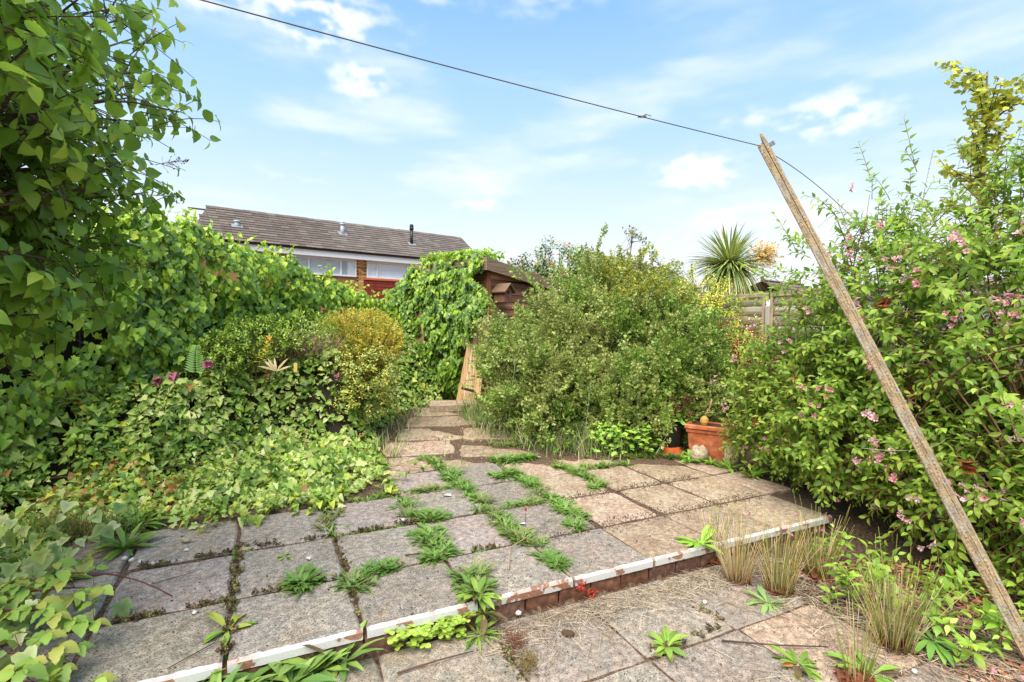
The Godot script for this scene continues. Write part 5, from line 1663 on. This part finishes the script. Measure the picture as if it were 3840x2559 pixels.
# a named plant whose leaves are its parts
func rosette(called: String, label: String, cat: String, p: Vector3, n: int, size: Array, wid: float, up: float, pal: Array, group := "") -> void:
	var o = thing(called, label, cat, p, 0.0, group)
	var ms = [leaf_mesh([[0, .03], [.25, wid * .55], [.55, wid], [.8, wid * .75], [1, 0]], .28, .30, 1.35, Color.WHITE, .01), leaf_mesh([[0, .03], [.3, wid * .6], [.6, wid], [.85, wid * .6], [1, 0]], .38, .55, 1.3, Color.WHITE, .012)]
	var lv = []
	for k in n:
		var az = k * 2.4 + rf(-.4, .4)
		var f = Vector3(cos(az), rf(.1, 1.0) * up, sin(az))
		lv.append([leaf_at(p + Vector3(cos(az) * .012, .005, sin(az) * .012), f + rv(.15), Vector3.UP - f * .3 + rv(.25), lerpf(size[0] * .7, size[1], pow(rg.randf(), .8))), pal.size() if rg.randf() < .07 else rg.randi() % pal.size(), rg.randi() % 2])
	pal = pal + [lin(.085, .065, .04)]
	foliage(o, "leaf", "leaves", ms, pal, lv, n, .42, .8, .45)

func build_weeds() -> void:
	var bright = [lin(.13, .235, .04), lin(.10, .19, .03), lin(.16, .265, .05), lin(.08, .16, .03)]
	var tufts = []
	for k in 6: tufts.append(rosette_mesh(100 + k, 20 + 5 * (k % 3), .082, .085 + .015 * (k % 3), 1.3 + .6 * (k % 2)))
	tufts[4] = rosette_mesh(161, 34, .095, .028, 2.4); tufts[5] = rosette_mesh(162, 28, .075, .034, 1.6)
	var small = []
	for k in 3: small.append(rosette_mesh(140 + k, 26, .045, .17, .8))
	var tm = [leaf_mat(lin(.20, .34, .06), .45, .8), leaf_mat(lin(.15, .27, .045), .45, .8), leaf_mat(lin(.26, .38, .08), .45, .8), leaf_mat(lin(.27, .29, .08), .5, .8), leaf_mat(lin(.20, .20, .07), .6, .8)]
	# lines of weeds: points along a joint (s, t), how many, size, yellowness
	var lines = [
		[[[1.78, 2.95], [1.83, 2.3], [1.82, 1.86], [1.79, 1.45], [1.77, 1.0], [1.77, .66], [1.84, .46]], 52, 1.0, 0],
		[[[2.40, 2.5], [2.6, 2.5], [2.85, 2.46]], 16, 1.05, 0],
		[[[2.2, 1.92], [2.42, 2.05], [2.42, 1.75], [2.39, 1.27], [2.38, 1.0], [2.36, .78], [2.2, .6]], 44, 1.05, 0],
		[[[1.95, 1.21], [2.12, 1.22], [2.3, 1.22]], 10, .8, 3],
		[[[2.95, 2.2], [3.02, 1.95], [3.02, 1.6], [2.94, 1.35]], 20, 1.0, 0],
		[[[3.2, 1.92], [3.4, 1.88], [3.65, 1.85]], 12, .95, 0],
		[[[1.23, 2.05], [1.05, 1.88], [.90, 1.87]], 12, .7, 3],
		[[[1.22, 1.75], [1.21, 1.36], [1.26, 1.24], [1.48, 1.2]], 22, .95, 0],
		[[[1.19, 1.02], [1.2, .8], [1.24, .66], [1.14, .57]], 18, 1.05, 0],
		[[[1.1, 1.24], [.9, 1.22], [.66, 1.28], [.62, 1.18]], 20, .6, 3],
		[[[.60, .36], [.66, .48], [.74, .58], [.86, .56]], 15, .95, 1],
		[[[.30, .555], [.42, .57]], 5, 1.3, 1],
		[[[1.24, .30], [1.26, .16], [1.23, .03]], 8, 1.15, 1],
		[[[1.80, .26], [1.84, .10]], 6, 1.15, 1],
		[[[1.40, .56], [1.5, .55]], 4, .6, 3],
		[[[1.3, 1.92], [1.7, 1.88]], 9, .8, 3],
		[[[.62, 1.95], [.64, 1.6], [.62, 1.3]], 12, .8, 4],
		[[[.0, 1.1], [.05, 1.35]], 6, .6, 3],
		[[[3.7, 2.1], [4.3, 1.85], [4.55, 1.4]], 22, 1.0, 0],
		[[[3.9, 2.3], [4.5, 1.95]], 18, 1.1, 0],
		[[[2.6, 3.05], [3.2, 2.75], [3.8, 2.5]], 26, .9, 0]]
	var weeds = []
	for l in lines:
		var pts = l[0]
		for k in int(l[1] * 1.9):
			var u = rg.randf() * (pts.size() - 1); var i = mini(int(u), pts.size() - 2)
			var s = lerpf(pts[i][0], pts[i + 1][0], u - i) + rg.randfn() * .033; var t = lerpf(pts[i][1], pts[i + 1][1], u - i) + rg.randfn() * .026
			var p = pave(s, t)
			p.y = maxf(ground_y(p.x, p.z), -.012)
			var sc = l[2] * rf(.6, 1.35)
			weeds.append([sc / p.distance_to(EYE), p, sc, l[3] if rg.randf() < .55 else rg.randi() % 5, rg.randi() % 6 if l[2] > .65 else 6 + rg.randi() % 3])
	weeds.sort_custom(func(a, b): return a[0] > b[0])
	var all = tufts + small
	var rest := {}
	for k in weeds.size():
		var w = weeds[k]
		var x = Transform3D(Basis(Vector3.UP, rf(0, TAU)).scaled(Vector3(w[2], w[2] * rf(.8, 1.15), w[2])), w[1])
		if k < 300:
			tag(part(self, "joint_weed", all[w[4]], tm[w[3]], x), "low green weed tuft growing out of a joint of the terrace slabs", "weed", "weed tufts in the terrace joints")
		else:
			if not rest.has(w[4]): rest[w[4]] = []
			rest[w[4]].append(x)
	var sw = thing("small_joint_weeds", "scattered smallest green weeds in the far joints of the terrace slabs", "weeds")
	sw.set_meta("kind", "stuff")
	for k in rest: many(sw, "tufts", all[k], leaf_mat(Color.WHITE, .5, .8), rest[k], rest[k].map(func(x): return [lin(.20, .37, .045), lin(.15, .30, .035), lin(.27, .30, .07)][rg.randi() % 3]))
	# brown and olive moss in the joints
	var mo = thing("joint_moss", "rusty and olive moss cushions filling the open paving joints", "moss")
	mo.set_meta("kind", "stuff")
	var mp = []; var mc = []
	var chip = spray_mesh(14, .5, .16, 31)
	for l in [[[0.0, .04], [0, .56], 200], [[.0, .5], [.02, 1.3], 420], [[-.55, .555], [.02, .56], 260], [[.03, .57], [.60, .565], 90], [[.6, .1], [.61, .6], 50], [[.61, .58], [.62, 1.2], 90], [[.62, 1.2], [1.2, 1.22], 200], [[1.2, .6], [1.8, .56], 120], [[.35, .56], [1.2, .56], 80], [[1.2, .0], [1.21, .56], 30], [[.0, 1.25], [.62, 1.21], 160], [[1.26, -.12], [1.23, -.5], 150], [[1.85, -.60], [2.45, -.6], 90], [[-.6, 1.2], [0, 1.22], 160], [[.62, 1.87], [1.8, 1.86], 160], [[2.4, -.35], [2.46, -.62], 60]]:
		for k in int(l[2] * .6):
			var u = rg.randf()
			var s = lerpf(l[0][0], l[1][0], u) + rg.randfn() * .014; var t = lerpf(l[0][1], l[1][1], u) + rg.randfn() * .014
			var p = pave(s, t, (LOW if t < -.04 else 0.0) - .006)
			if fposmod(s * 3.1 + t * 4.7, 1.0) > .62: continue
			mp.append(Transform3D(Basis(Vector3.UP, rf(0, TAU)) * Basis(Vector3.RIGHT, rf(-1.5, -.1)).scaled(Vector3.ONE * rf(.012, .034)), p))
			mc.append([lin(.15, .09, .05), lin(.22, .14, .07), lin(.16, .18, .06), lin(.10, .07, .04), lin(.27, .24, .09)][rg.randi() % 5])
	many(mo, "cushions", chip, leaf_mat(Color.WHITE, .9, .3, .2), mp, mc)
	# named rosettes
	var g1 = [lin(.09, .18, .03), lin(.12, .22, .04), lin(.07, .15, .025)]
	rosette("willowherb_rosette", "six leaved broad green weed growing in the front slab joint at left", "weed", pave(.0, .24), 7, [.12, .19], .17, .7, [lin(.14, .27, .04), lin(.20, .27, .05), lin(.11, .23, .03)])
	rosette("plantain_clump", "taller of two dense bright green plantain clumps beside the ivy bank", "weed", Vector3(-2.72, 0, -3.72), 46, [.14, .24], .10, 1.6, g1)
	rosette("plantain_clump", "nearer of two bright green plantain clumps, with white chips at its foot", "weed", Vector3(-2.53, 0, -3.36), 32, [.12, .22], .11, 1.5, g1)
	rosette("plantain_clump", "bright green strap leaved clump at the left end of the slabs beside the heather", "weed", Vector3(-2.62, 0, -2.92), 22, [.10, .20], .10, 1.3, g1)
	var strap = [[-1.40, -2.20, 18], [-1.30, -2.24, 20], [-1.19, -2.20, 20], [-1.09, -2.30, 24], [-.98, -2.27, 22], [-.88, -2.38, 18], [-.80, -2.42, 14], [-1.0, -2.40, 14], [-1.24, -2.10, 16]]
	for q in strap: rosette("strap_leaf_weed", "strap leaved green weed in the row growing at the foot of the painted step", "weed", Vector3(q[0], LOW, q[1]), q[2], [.12, .21], .12, 1.5, [lin(.10, .19, .05), lin(.07, .155, .04), lin(.13, .23, .055)], "strap leaved weeds below the step")
	rosette("dandelion", "dandelion rosette with a closed red bud alone on the lower slabs", "weed", Vector3(.80, LOW, -2.58), 22, [.08, .13], .17, .9, bright)
	rosette("dandelion", "grey green rosette at the edge of the straw litter between the rushes", "weed", Vector3(1.52, LOW, -3.0), 12, [.10, .15], .13, .6, [lin(.10, .21, .07), lin(.13, .25, .08)])
	rosette("dandelion", "leafy green rosette at the bottom edge with one orange dead leaf", "weed", Vector3(1.40, LOW, -2.45), 16, [.09, .15], .15, .9, g1)
	rosette("dandelion", "wide dark green rosette at the bottom edge under the tallest rush", "weed", Vector3(1.70, LOW, -2.38), 16, [.12, .2], .12, .6, [lin(.10, .24, .04), lin(.13, .28, .05)])
	rosette("dandelion", "long toothed green leaves spreading over the litter right of the tall rush", "weed", Vector3(2.18, LOW + .02, -2.62), 18, [.12, .19], .11, .30, [lin(.09, .22, .05), lin(.12, .26, .06)])
	rosette("edge_weed", "leafy green weed hanging over the painted step edge in mid picture", "weed", pave(1.22, .03), 26, [.08, .15], .16, .9, bright)
	rosette("edge_weed", "short green weed spilling over the white edge where its paint meets bare concrete", "weed", pave(1.22, -.05, -.06), 18, [.07, .13], .15, .6, g1)
	rosette("grass_tuft", "grassy green tuft under the step edge weed on the lower slabs", "weed", Vector3(-.16, LOW, -2.66), 40, [.06, .13], .05, 1.1, g1)
	rosette("clover_tuft", "small pale green tuft standing alone on a left slab", "weed", pave(.28, .98), 10, [.03, .05], .2, .7, bright)
	for q in [Vector3(1.30, 0, -3.5), Vector3(2.02, 0, -5.72), Vector3(2.16, 0, -5.55), Vector3(2.28, 0, -5.38), Vector3(1.93, 0, -5.6), Vector3(2.4, 0, -5.1)]: rosette("foot_weed", "green leafy weed at the foot of the pots and the pink bush", "weed", q, 22, [.08, .17], .12, 1.3, [lin(.12, .28, .03), lin(.16, .33, .04)], "weeds below the pots")
	# lime green trailing strawberry like plant under the step
	var o = thing("trailing_weed", "lime green round leaved trailing plant below the painted step", "weed")
	var lv = []
	for k in 90:
		var u = rg.randf()
		var p = Vector3(-.56, LOW, -2.53).lerp(Vector3(-.22, LOW, -2.70), u) + Vector3(rf(-.05, .05), rf(.02, .10), rf(-.04, .05))
		for w in 3: lv.append([leaf_at(p, Vector3(cos(w * 2.1 + k), .15, sin(w * 2.1 + k)), Vector3.UP + rv(.3), rf(.022, .036)), rg.randi() % 3, 0])
	foliage(o, "leaf", "leaves", [leaf_mesh([[0, .05], [.3, .4], [.6, .5], [.9, .3], [1, 0]], .2, .2, 1.1)], [lin(.18, .30, .045), lin(.14, .25, .04), lin(.22, .33, .07)], lv, 90, .5, .8)
	# red stonecrop hanging in the joint of the step
	for q in [[pave(1.86, -.035, -.05), "upper of two red leaved sprigs hanging on the painted step edge"], [pave(1.92, -.06, -.10), "lower of two red leaved sprigs, against the brick riser"]]:
		var st := begin()
		for k in 34:
			var d = Vector3(rf(-1, 1), rf(-.8, .8), rf(-.3, .8)).normalized()
			var b = rv(.022); var s = d.cross(rv(1)).normalized() * .006
			tri(st, b + d * .004 + s, b + d * .026, b + d * .004 - s, Color(1, 1, 1) * rf(.6, 1.3))
		tag(part(self, "red_sprig", done(st), plain(Color(.66, .20, .12), .7, true), Transform3D(Basis(), q[0])), q[1], "weed")
	# brown dried moss tufts on the lower slabs
	for q in [[Vector3(.03, LOW, -2.60), "dry rusty brown tuft in the lower patio joint, farther of two"], [Vector3(.09, LOW, -2.44), "dry olive brown tuft in the lower patio joint, nearer of two"]]:
		var st := begin()
		for k in 240:
			var b = Vector3(rg.randfn() * .028, 0, rg.randfn() * .045); var d = Vector3(rf(-1, 1), rf(.4, 1.2), rf(-1, 1)).normalized() * rf(.02, .045)
			tube(st, [b, b + d], .0014, .0008, 3, Color(1, 1, 1) * rf(.6, 1.4))
		tag(part(self, "dried_tuft", done(st), plain(Color(.46, .27, .17) if q[0].z < -2.5 else Color(.50, .42, .22), .95, true), Transform3D(Basis(), q[0])), q[1], "weed")
	# heather like feathery plant at the left
	for q in [[Vector3(-3.05, 0, -3.45), 170, "feathery green and rust heather clump at the left end of the slabs, larger of two"], [Vector3(-2.78, 0, -3.52), 110, "feathery green and rust heather clump beside the plantains, smaller of two"]]:
		o = thing("heather_clump", q[2], "heather", q[0])
		var st := begin(); var s2 := begin()
		for k in q[1]:
			var b = Vector3(rg.randfn() * .11, 0, rg.randfn() * .07); var d = Vector3(rf(-.5, .6), rf(.6, 1.2), rf(-.4, .5)).normalized() * rf(.10, .26)
			var rust = rg.randf() < .35
			var w = s2 if rust else st
			tube(w, [b, b + d * .5, b + d], .002, .001, 3)
			for j in 12:
				var u = rf(.25, 1.0)
				var e = b + d * u; var f = (d.normalized() * .7 + rv(.8)).normalized() * .026
				tri(w, e, e + f + Vector3(.003, 0, 0), e + f - Vector3(.003, .001, 0), Color(1, 1, 1) * rf(.7, 1.3))
		part(o, "green_stems", done(st), leaf_mat(lin(.15, .26, .05), .6, .6))
		part(o, "rust_stems", done(s2), leaf_mat(lin(.30, .20, .06), .7, .6))
	# bramble in the near left corner
	o = thing("bramble", "bramble with toothed three part leaves and red arching stems in the bottom left corner", "bramble")
	var st := begin()
	lv = []
	var canes = [[Vector3(-2.75, .05, -2.35), Vector3(-2.35, .34, -2.75), Vector3(-1.82, .02, -2.75)], [Vector3(-2.7, .05, -2.1), Vector3(-2.3, .36, -2.25), Vector3(-1.92, .10, -2.35)], [Vector3(-2.6, .0, -1.9), Vector3(-2.2, .30, -2.05), Vector3(-1.80, .05, -2.12)], [Vector3(-2.8, .0, -2.3), Vector3(-2.4, .30, -2.4), Vector3(-2.0, .16, -2.55)], [Vector3(-2.5, .0, -1.75), Vector3(-2.1, .28, -1.9), Vector3(-1.7, .03, -2.0)], [Vector3(-2.7, .0, -2.5), Vector3(-2.4, .26, -1.6), Vector3(-2.12, .12, -1.6)]]
	for ci in canes.size():
		var c = canes[ci]
		var pts = curve3(c[0], c[1], c[2], 12)
		tube(st, pts, .0055, .0035, 5)
		for i in range(2, 13):
			for k in (1 if ci == 0 else 2):
				if ci == 0 and i > 6: continue
				var b: Vector3 = pts[i]
				var d = Vector3(rf(-1, 1), rf(.05, .7), rf(-.6, 1)).normalized()
				var q = b + d * rf(.05, .11)
				q.y = maxf(q.y, .03)
				tube(st, [b, q], .0018, .0014, 3)
				for w in [-1, 0, 1]:
					var f = Vector3(d.x, 0, d.z).normalized().rotated(Vector3.UP, w * 1.25) + Vector3(0, -.15, 0)
					lv.append([leaf_at(q, f, Vector3.UP + rv(.3) + Vector3(0, 0, .2), rf(.06, .095) * (1.0 if w == 0 else .85)), rg.randi() % 4, rg.randi() % 2])
	part(o, "canes", done(st), plain(Color(.42, .20, .17), .7))
	foliage(o, "leaf", "leaves", [leaf_mesh([[0, 0], [.1, .2], [.2, .28], [.3, .30], [.42, .38], [.55, .30], [.65, .30], [.78, .16], [.88, .14], [1, 0]], .22, .25, 1.2, Color.WHITE, .02), leaf_mesh([[0, 0], [.12, .24], [.24, .27], [.36, .37], [.5, .33], [.62, .33], [.76, .2], [.86, .16], [1, 0]], .3, .4, 1.2, Color.WHITE, .025)], [lin(.125, .235, .045), lin(.095, .185, .035), lin(.15, .26, .05), lin(.19, .24, .055)], lv, 220, .5, .8)
	# rushes in the lower right
	build_rushes()

func build_rushes() -> void:
	var spots = [[1.46, -3.28, 140, .50, 0, "pale straw coloured rush clump against the step, leftmost of the three together"], [1.66, -3.14, 120, .50, 1, "green and gold rush clump, nearest of the three together by the step"], [2.02, -3.34, 110, .50, 1, "rush clump under the pink bush, rightmost of the three together"], [1.97, -2.60, 130, .54, 1, "tall brown and green rush clump standing alone in the litter near the post"], [1.60, -2.33, 40, .52, 1, "sparse thin rush clump at the bottom edge"], [1.42, -3.55, 26, .50, 2, "few thin dark rush stems at the end of the painted step"]]
	for q in spots:
		var y = ground_y(q[0], q[1])
		var o = thing("rush_clump", q[5], "rush", Vector3(q[0], y, q[1]), 0.0, "rush clumps on the lower patio")
		for kind in 2:
			var st := begin()
			for k in q[2]:
				var straw = rg.randf() < [.8, .42, .2][q[4]]
				if int(straw) != kind: continue
				var r = .075 if q[2] > 50 else .04
				var az = rf(0, TAU); var rr = r * sqrt(rg.randf())
				var b = Vector3(cos(az) * rr, 0, sin(az) * rr)
				var lean = Vector3(cos(az), 0, sin(az)) * rf(.05, .55) * (1.0 if straw else .6) + Vector3(rf(-.1, .15), 0, rf(-.1, .1))
				var ln = q[3] * rf(.35, 1.1) * (.8 if straw else 1.0)
				var top = b + (Vector3.UP + lean).normalized() * ln
				var c = Color(1, 1, 1) * rf(.7, 1.2)
				if rg.randf() < .3: c = c * Color(1.1, .8, .6)
				tube(st, curve3(b, b.lerp(top, .5) + Vector3(0, .03, 0), top - Vector3(0, .02 * rg.randf(), 0), 4), .0026, .0010, 3, c)
			if kind == 0: part(o, "green_stems", done(st), leaf_mat(lin(.27, .30, .055), .55, .5))
			else: part(o, "straw_stems", done(st), leaf_mat(lin(.60, .47, .25), .7, .4))
		var base := begin()
		for k in 60: tri(base, Vector3(rf(-.09, .09), rf(0, .05), rf(-.08, .08)), Vector3(rf(-.09, .09), rf(0, .04), rf(-.08, .08)), Vector3(rf(-.07, .07), rf(.02, .07), rf(-.07, .07)), Color(1, 1, 1) * rf(.5, 1.2))
		part(o, "dead_sheaths", done(base), plain(Color(.50, .28, .15), .9, true))

# ------------------------------------------------------------------ loose litter, twigs, petals
func build_litter() -> void:
	var o = thing("straw_litter", "scattered dry rush stems and straw lying over the lower patio at right", "litter")
	o.set_meta("kind", "stuff")
	var st := begin()
	tube(st, [Vector3(0, 0, -.5), Vector3(.02, .008, 0), Vector3(0, 0, .5)], .012, .008, 3)
	var stick = done(st)
	var pl = []; var cl = []
	var cols = [lin(.52, .42, .28), lin(.42, .32, .20), lin(.60, .52, .38), lin(.30, .21, .14), lin(.38, .30, .22)]
	for k in 5200:
		var p: Vector3
		var r = rg.randf()
		if r < .52: p = Vector3(rf(1.0, 2.6), 0, rf(-3.35, -2.15))
		elif r < .72: p = pave(rf(1.2, 3.4), -.10 - absf(rg.randfn()) * .12)
		elif r < .86: p = Vector3(rf(1.6, 3.0), 0, rf(-2.9, -1.7))
		elif r < .93: p = pave(rf(-.4, 4.2), rf(.02, 2.2))
		else: p = Vector3(rf(-1.35, .1), 0, rf(-7.6, -5.4))
		var t = (p - EDGE).dot(AWAY)
		if absf(t + .0) < .05: continue
		if r < .52 and p.x < 1.45 + .35 * rg.randf() and rg.randf() < .9 and t < -.3: continue
		var y = (LOW if t < 0 else .0) + rf(.003, .014)
		if p.x > 1.75 and t < 0: y = ground_y(p.x, p.z) + rf(.004, .03)
		if r >= .86: y = .004
		if r >= .93: y = ground_y(p.x, p.z) + .018
		var s = rf(.03, .20) if r < .86 else rf(.01, .05)
		var b = Basis(Vector3.UP, rf(0, TAU)) * Basis(Vector3.RIGHT, rf(-.07, .07))
		pl.append(Transform3D(b * Basis.from_scale(Vector3(.11 + .05 * rg.randf(), .13, s)), Vector3(p.x, y, p.z)))
		cl.append(cols[rg.randi() % 5] * rf(.75, 1.1))
	many(o, "stems", stick, leaf_mat(Color.WHITE, .85, .0, .3), pl, cl)
	# rust red leaf litter under the bush
	var l = thing("leaf_litter", "rust red fallen petals and leaf litter under the pink bush at lower right", "litter")
	l.set_meta("kind", "stuff")
	st = begin()
	quad(st, Vector3(-.5, .1, -.3), Vector3(-.3, -.05, .5), Vector3(.5, .12, .35), Vector3(.35, 0, -.5))
	var flake = done(st)
	pl = []; cl = []
	for k in 11000:
		var p = Vector3(rf(1.75, 3.6), 0, rf(-3.6, -1.7))
		var edge = 2.12 + .25 * sin(p.z * 4.0) + rg.randfn() * .16
		if p.x < edge: continue
		p.y = ground_y(p.x, p.z) + rf(.002, .018)
		pl.append(Transform3D(Basis.from_euler(Vector3(rf(-.5, .5), rf(0, TAU), rf(-.5, .5))).scaled(Vector3.ONE * rf(.010, .028)), p))
		cl.append([lin(.44, .16, .08), lin(.52, .22, .12), lin(.30, .13, .07), lin(.40, .25, .14), lin(.20, .11, .07)][rg.randi() % 5] * rf(.8, 1.2))
	many(l, "flakes", flake, leaf_mat(Color.WHITE, .8, .3, .3), pl, cl)
	# soil crumbs over the slabs
	var c = thing("soil_crumbs", "dark soil crumbs scattered over the joints and slabs of the terrace", "soil")
	c.set_meta("kind", "stuff")
	pl = []; cl = []
	var crumb = stone_mesh(Vector3(.5, .35, .45), 8)
	for k in 3400:
		var p: Vector3
		var r = rg.randf()
		if r < .30: p = pave(rf(1.9, 4.0), 1.2 + rg.randfn() * .045)
		elif r < .56: p = pave(rf(1.95, 4.1), .58 + rg.randfn() * .05)
		elif r < .66: p = pave([2.42, 3.03, 3.63][rg.randi() % 3] + rg.randfn() * .02, rf(.5, 1.9))
		elif r < .84: p = pave(rf(-.6, 4.0), rf(0, 2.4))
		elif r < .93: p = pave(rf(1.3, 3.6), -.06 - absf(rg.randfn()) * .06)
		else: p = pave(rf(1.0, 3.0), rf(-1.2, -.1))
		var t = (p - EDGE).dot(AWAY)
		if absf(t + .02) < .03: continue
		p.y = (LOW if t < 0 else 0.0) + .002
		var s = rf(.004, .012) if r < .84 else rf(.003, .010)
		pl.append(Transform3D(Basis(Vector3.UP, rf(0, TAU)).scaled(Vector3(s, s * .7, s)), p))
		cl.append([lin(.06, .04, .03), lin(.09, .06, .04), lin(.13, .09, .06)][rg.randi() % 3])
	many(c, "crumbs", crumb, leaf_mat(Color.WHITE, 1.0, 0.0, .2), pl, cl)
	# fallen pink flowers, each on its own
	var fm = flower_mesh(9)
	for k in 46:
		var p = Vector3(rf(2.1, 3.1), 0, rf(-3.2, -1.9))
		if k > 38: p = pave(rf(3.4, 4.0), rf(-.3, .35))
		p.y = maxf(ground_y(p.x, p.z), 0.0 if k > 38 else -1.0) + .02
		tag(part(self, "fallen_flower", fm, leaf_mat(lin(.68, .32, .38), .6, .8, .3), leaf_at(p, rv(1) * Vector3(1, .2, 1), Vector3.UP + rv(.8), rf(.024, .038))), "fallen pink flower lying on the litter below the pink bush", "flower", "fallen pink flowers")
	# twigs
	for q in [["bent pale twig lying across two slabs beside the weed band", [pave(1.50, .22, .012), pave(1.62, .45, .03), pave(1.80, .55, .035), pave(2.12, .80, .02)], .0045, Color(.62, .52, .40)], ["dark straight twig lying across the lower slab left of the tall rush", [Vector3(1.10, LOW + .008, -2.63), Vector3(1.36, LOW + .018, -2.58), Vector3(1.62, LOW + .012, -2.58)], .005, Color(.30, .22, .17)], ["brown twig lying on the lower patio below the trailing weed", [Vector3(-.52, LOW + .008, -2.36), Vector3(-.35, LOW + .015, -2.44), Vector3(-.18, LOW + .012, -2.52)], .005, Color(.36, .26, .19)], ["short dark stick on the grey slab in front of the weed band", [pave(.98, .68, .008), pave(1.08, .66, .01)], .006, Color(.33, .24, .19)], ["thin brown stem with leaf remnants lying along the front left slab", [pave(-.22, .03, .008), pave(-.05, .14, .014), pave(-.02, .26, .01)], .0028, Color(.34, .25, .15)], ["pale twig leaning from the litter onto the step", [Vector3(.20, LOW + .012, -2.80), Vector3(.36, LOW + .04, -2.88), Vector3(.52, LOW + .05, -2.93)], .0045, Color(.58, .48, .38)], ["thin dark stick on the large left slab", [pave(-.42, .92, .006), pave(-.22, .98, .008)], .003, Color(.35, .28, .22)], ["forked grey stick leaning beside the upturned orange pot", [Vector3(1.60, .02, -5.75), Vector3(1.72, .16, -5.85), Vector3(1.84, .30, -5.95)], .005, Color(.62, .58, .54)]]:
		st = begin()
		tube(st, q[1], q[2], q[2] * .6, 5)
		tag(part(self, "twig", done(st), plain(q[3], .9)), q[0], "twig")
	# leaves lying on the paving
	var dl = leaf_mesh([[0, 0], [.3, .28], [.65, .24], [1, 0]], .3, .2)
	for q in [[pave(1.62, 1.62, .012), lin(.62, .60, .50), .10, "pale dry leaf lying beside the weeds at the back of the terrace"], [pave(1.12, 1.30, .01), lin(.58, .55, .50), .05, "small pale curled leaf on the grey slab between two weed bands"], [pave(1.92, .80, .012), lin(.60, .58, .52), .06, "pale oval leaf under the red dock bud"], [Vector3(.70, LOW + .012, -2.50), lin(.16, .16, .05), .055, "olive dead leaf beside the dandelion on the lower slabs"], [Vector3(1.36, LOW + .02, -2.42), lin(.42, .17, .06), .06, "curled orange brown dead leaf at the bottom edge"], [pave(2.9, 2.42, .014), lin(.66, .66, .62), .09, "pale leaf at the edge of the long grass"], [pave(3.15, 2.5, .014), lin(.62, .62, .55), .08, "bleached leaf lying under the big bush"], [pave(.42, .86, .01), lin(.60, .56, .48), .05, "whitish flat leaf on the left grey slab"]]:
		tag(part(self, "fallen_leaf", dl, leaf_mat(q[1], .7, .4, .3), leaf_at(q[0], Vector3(rf(-1, 1), .05, rf(-1, 1)), Vector3.UP + rv(.2), q[2])), q[3], "leaf")
	st = begin()
	tube(st, [pave(1.90, .78, .0), pave(1.905, .78, .13)], .0018, .0014, 4)
	var dk = thing("dock_bud", "thin dark stalk with one red bud standing in the weed band", "weed")
	part(dk, "stalk", done(st), plain(Color(.30, .20, .14), .8))
	part(dk, "bud", stone_mesh(Vector3(.008, .014, .008), 3), plain(Color(.66, .14, .10), .6), Transform3D(Basis(), pave(1.905, .78, .135)))
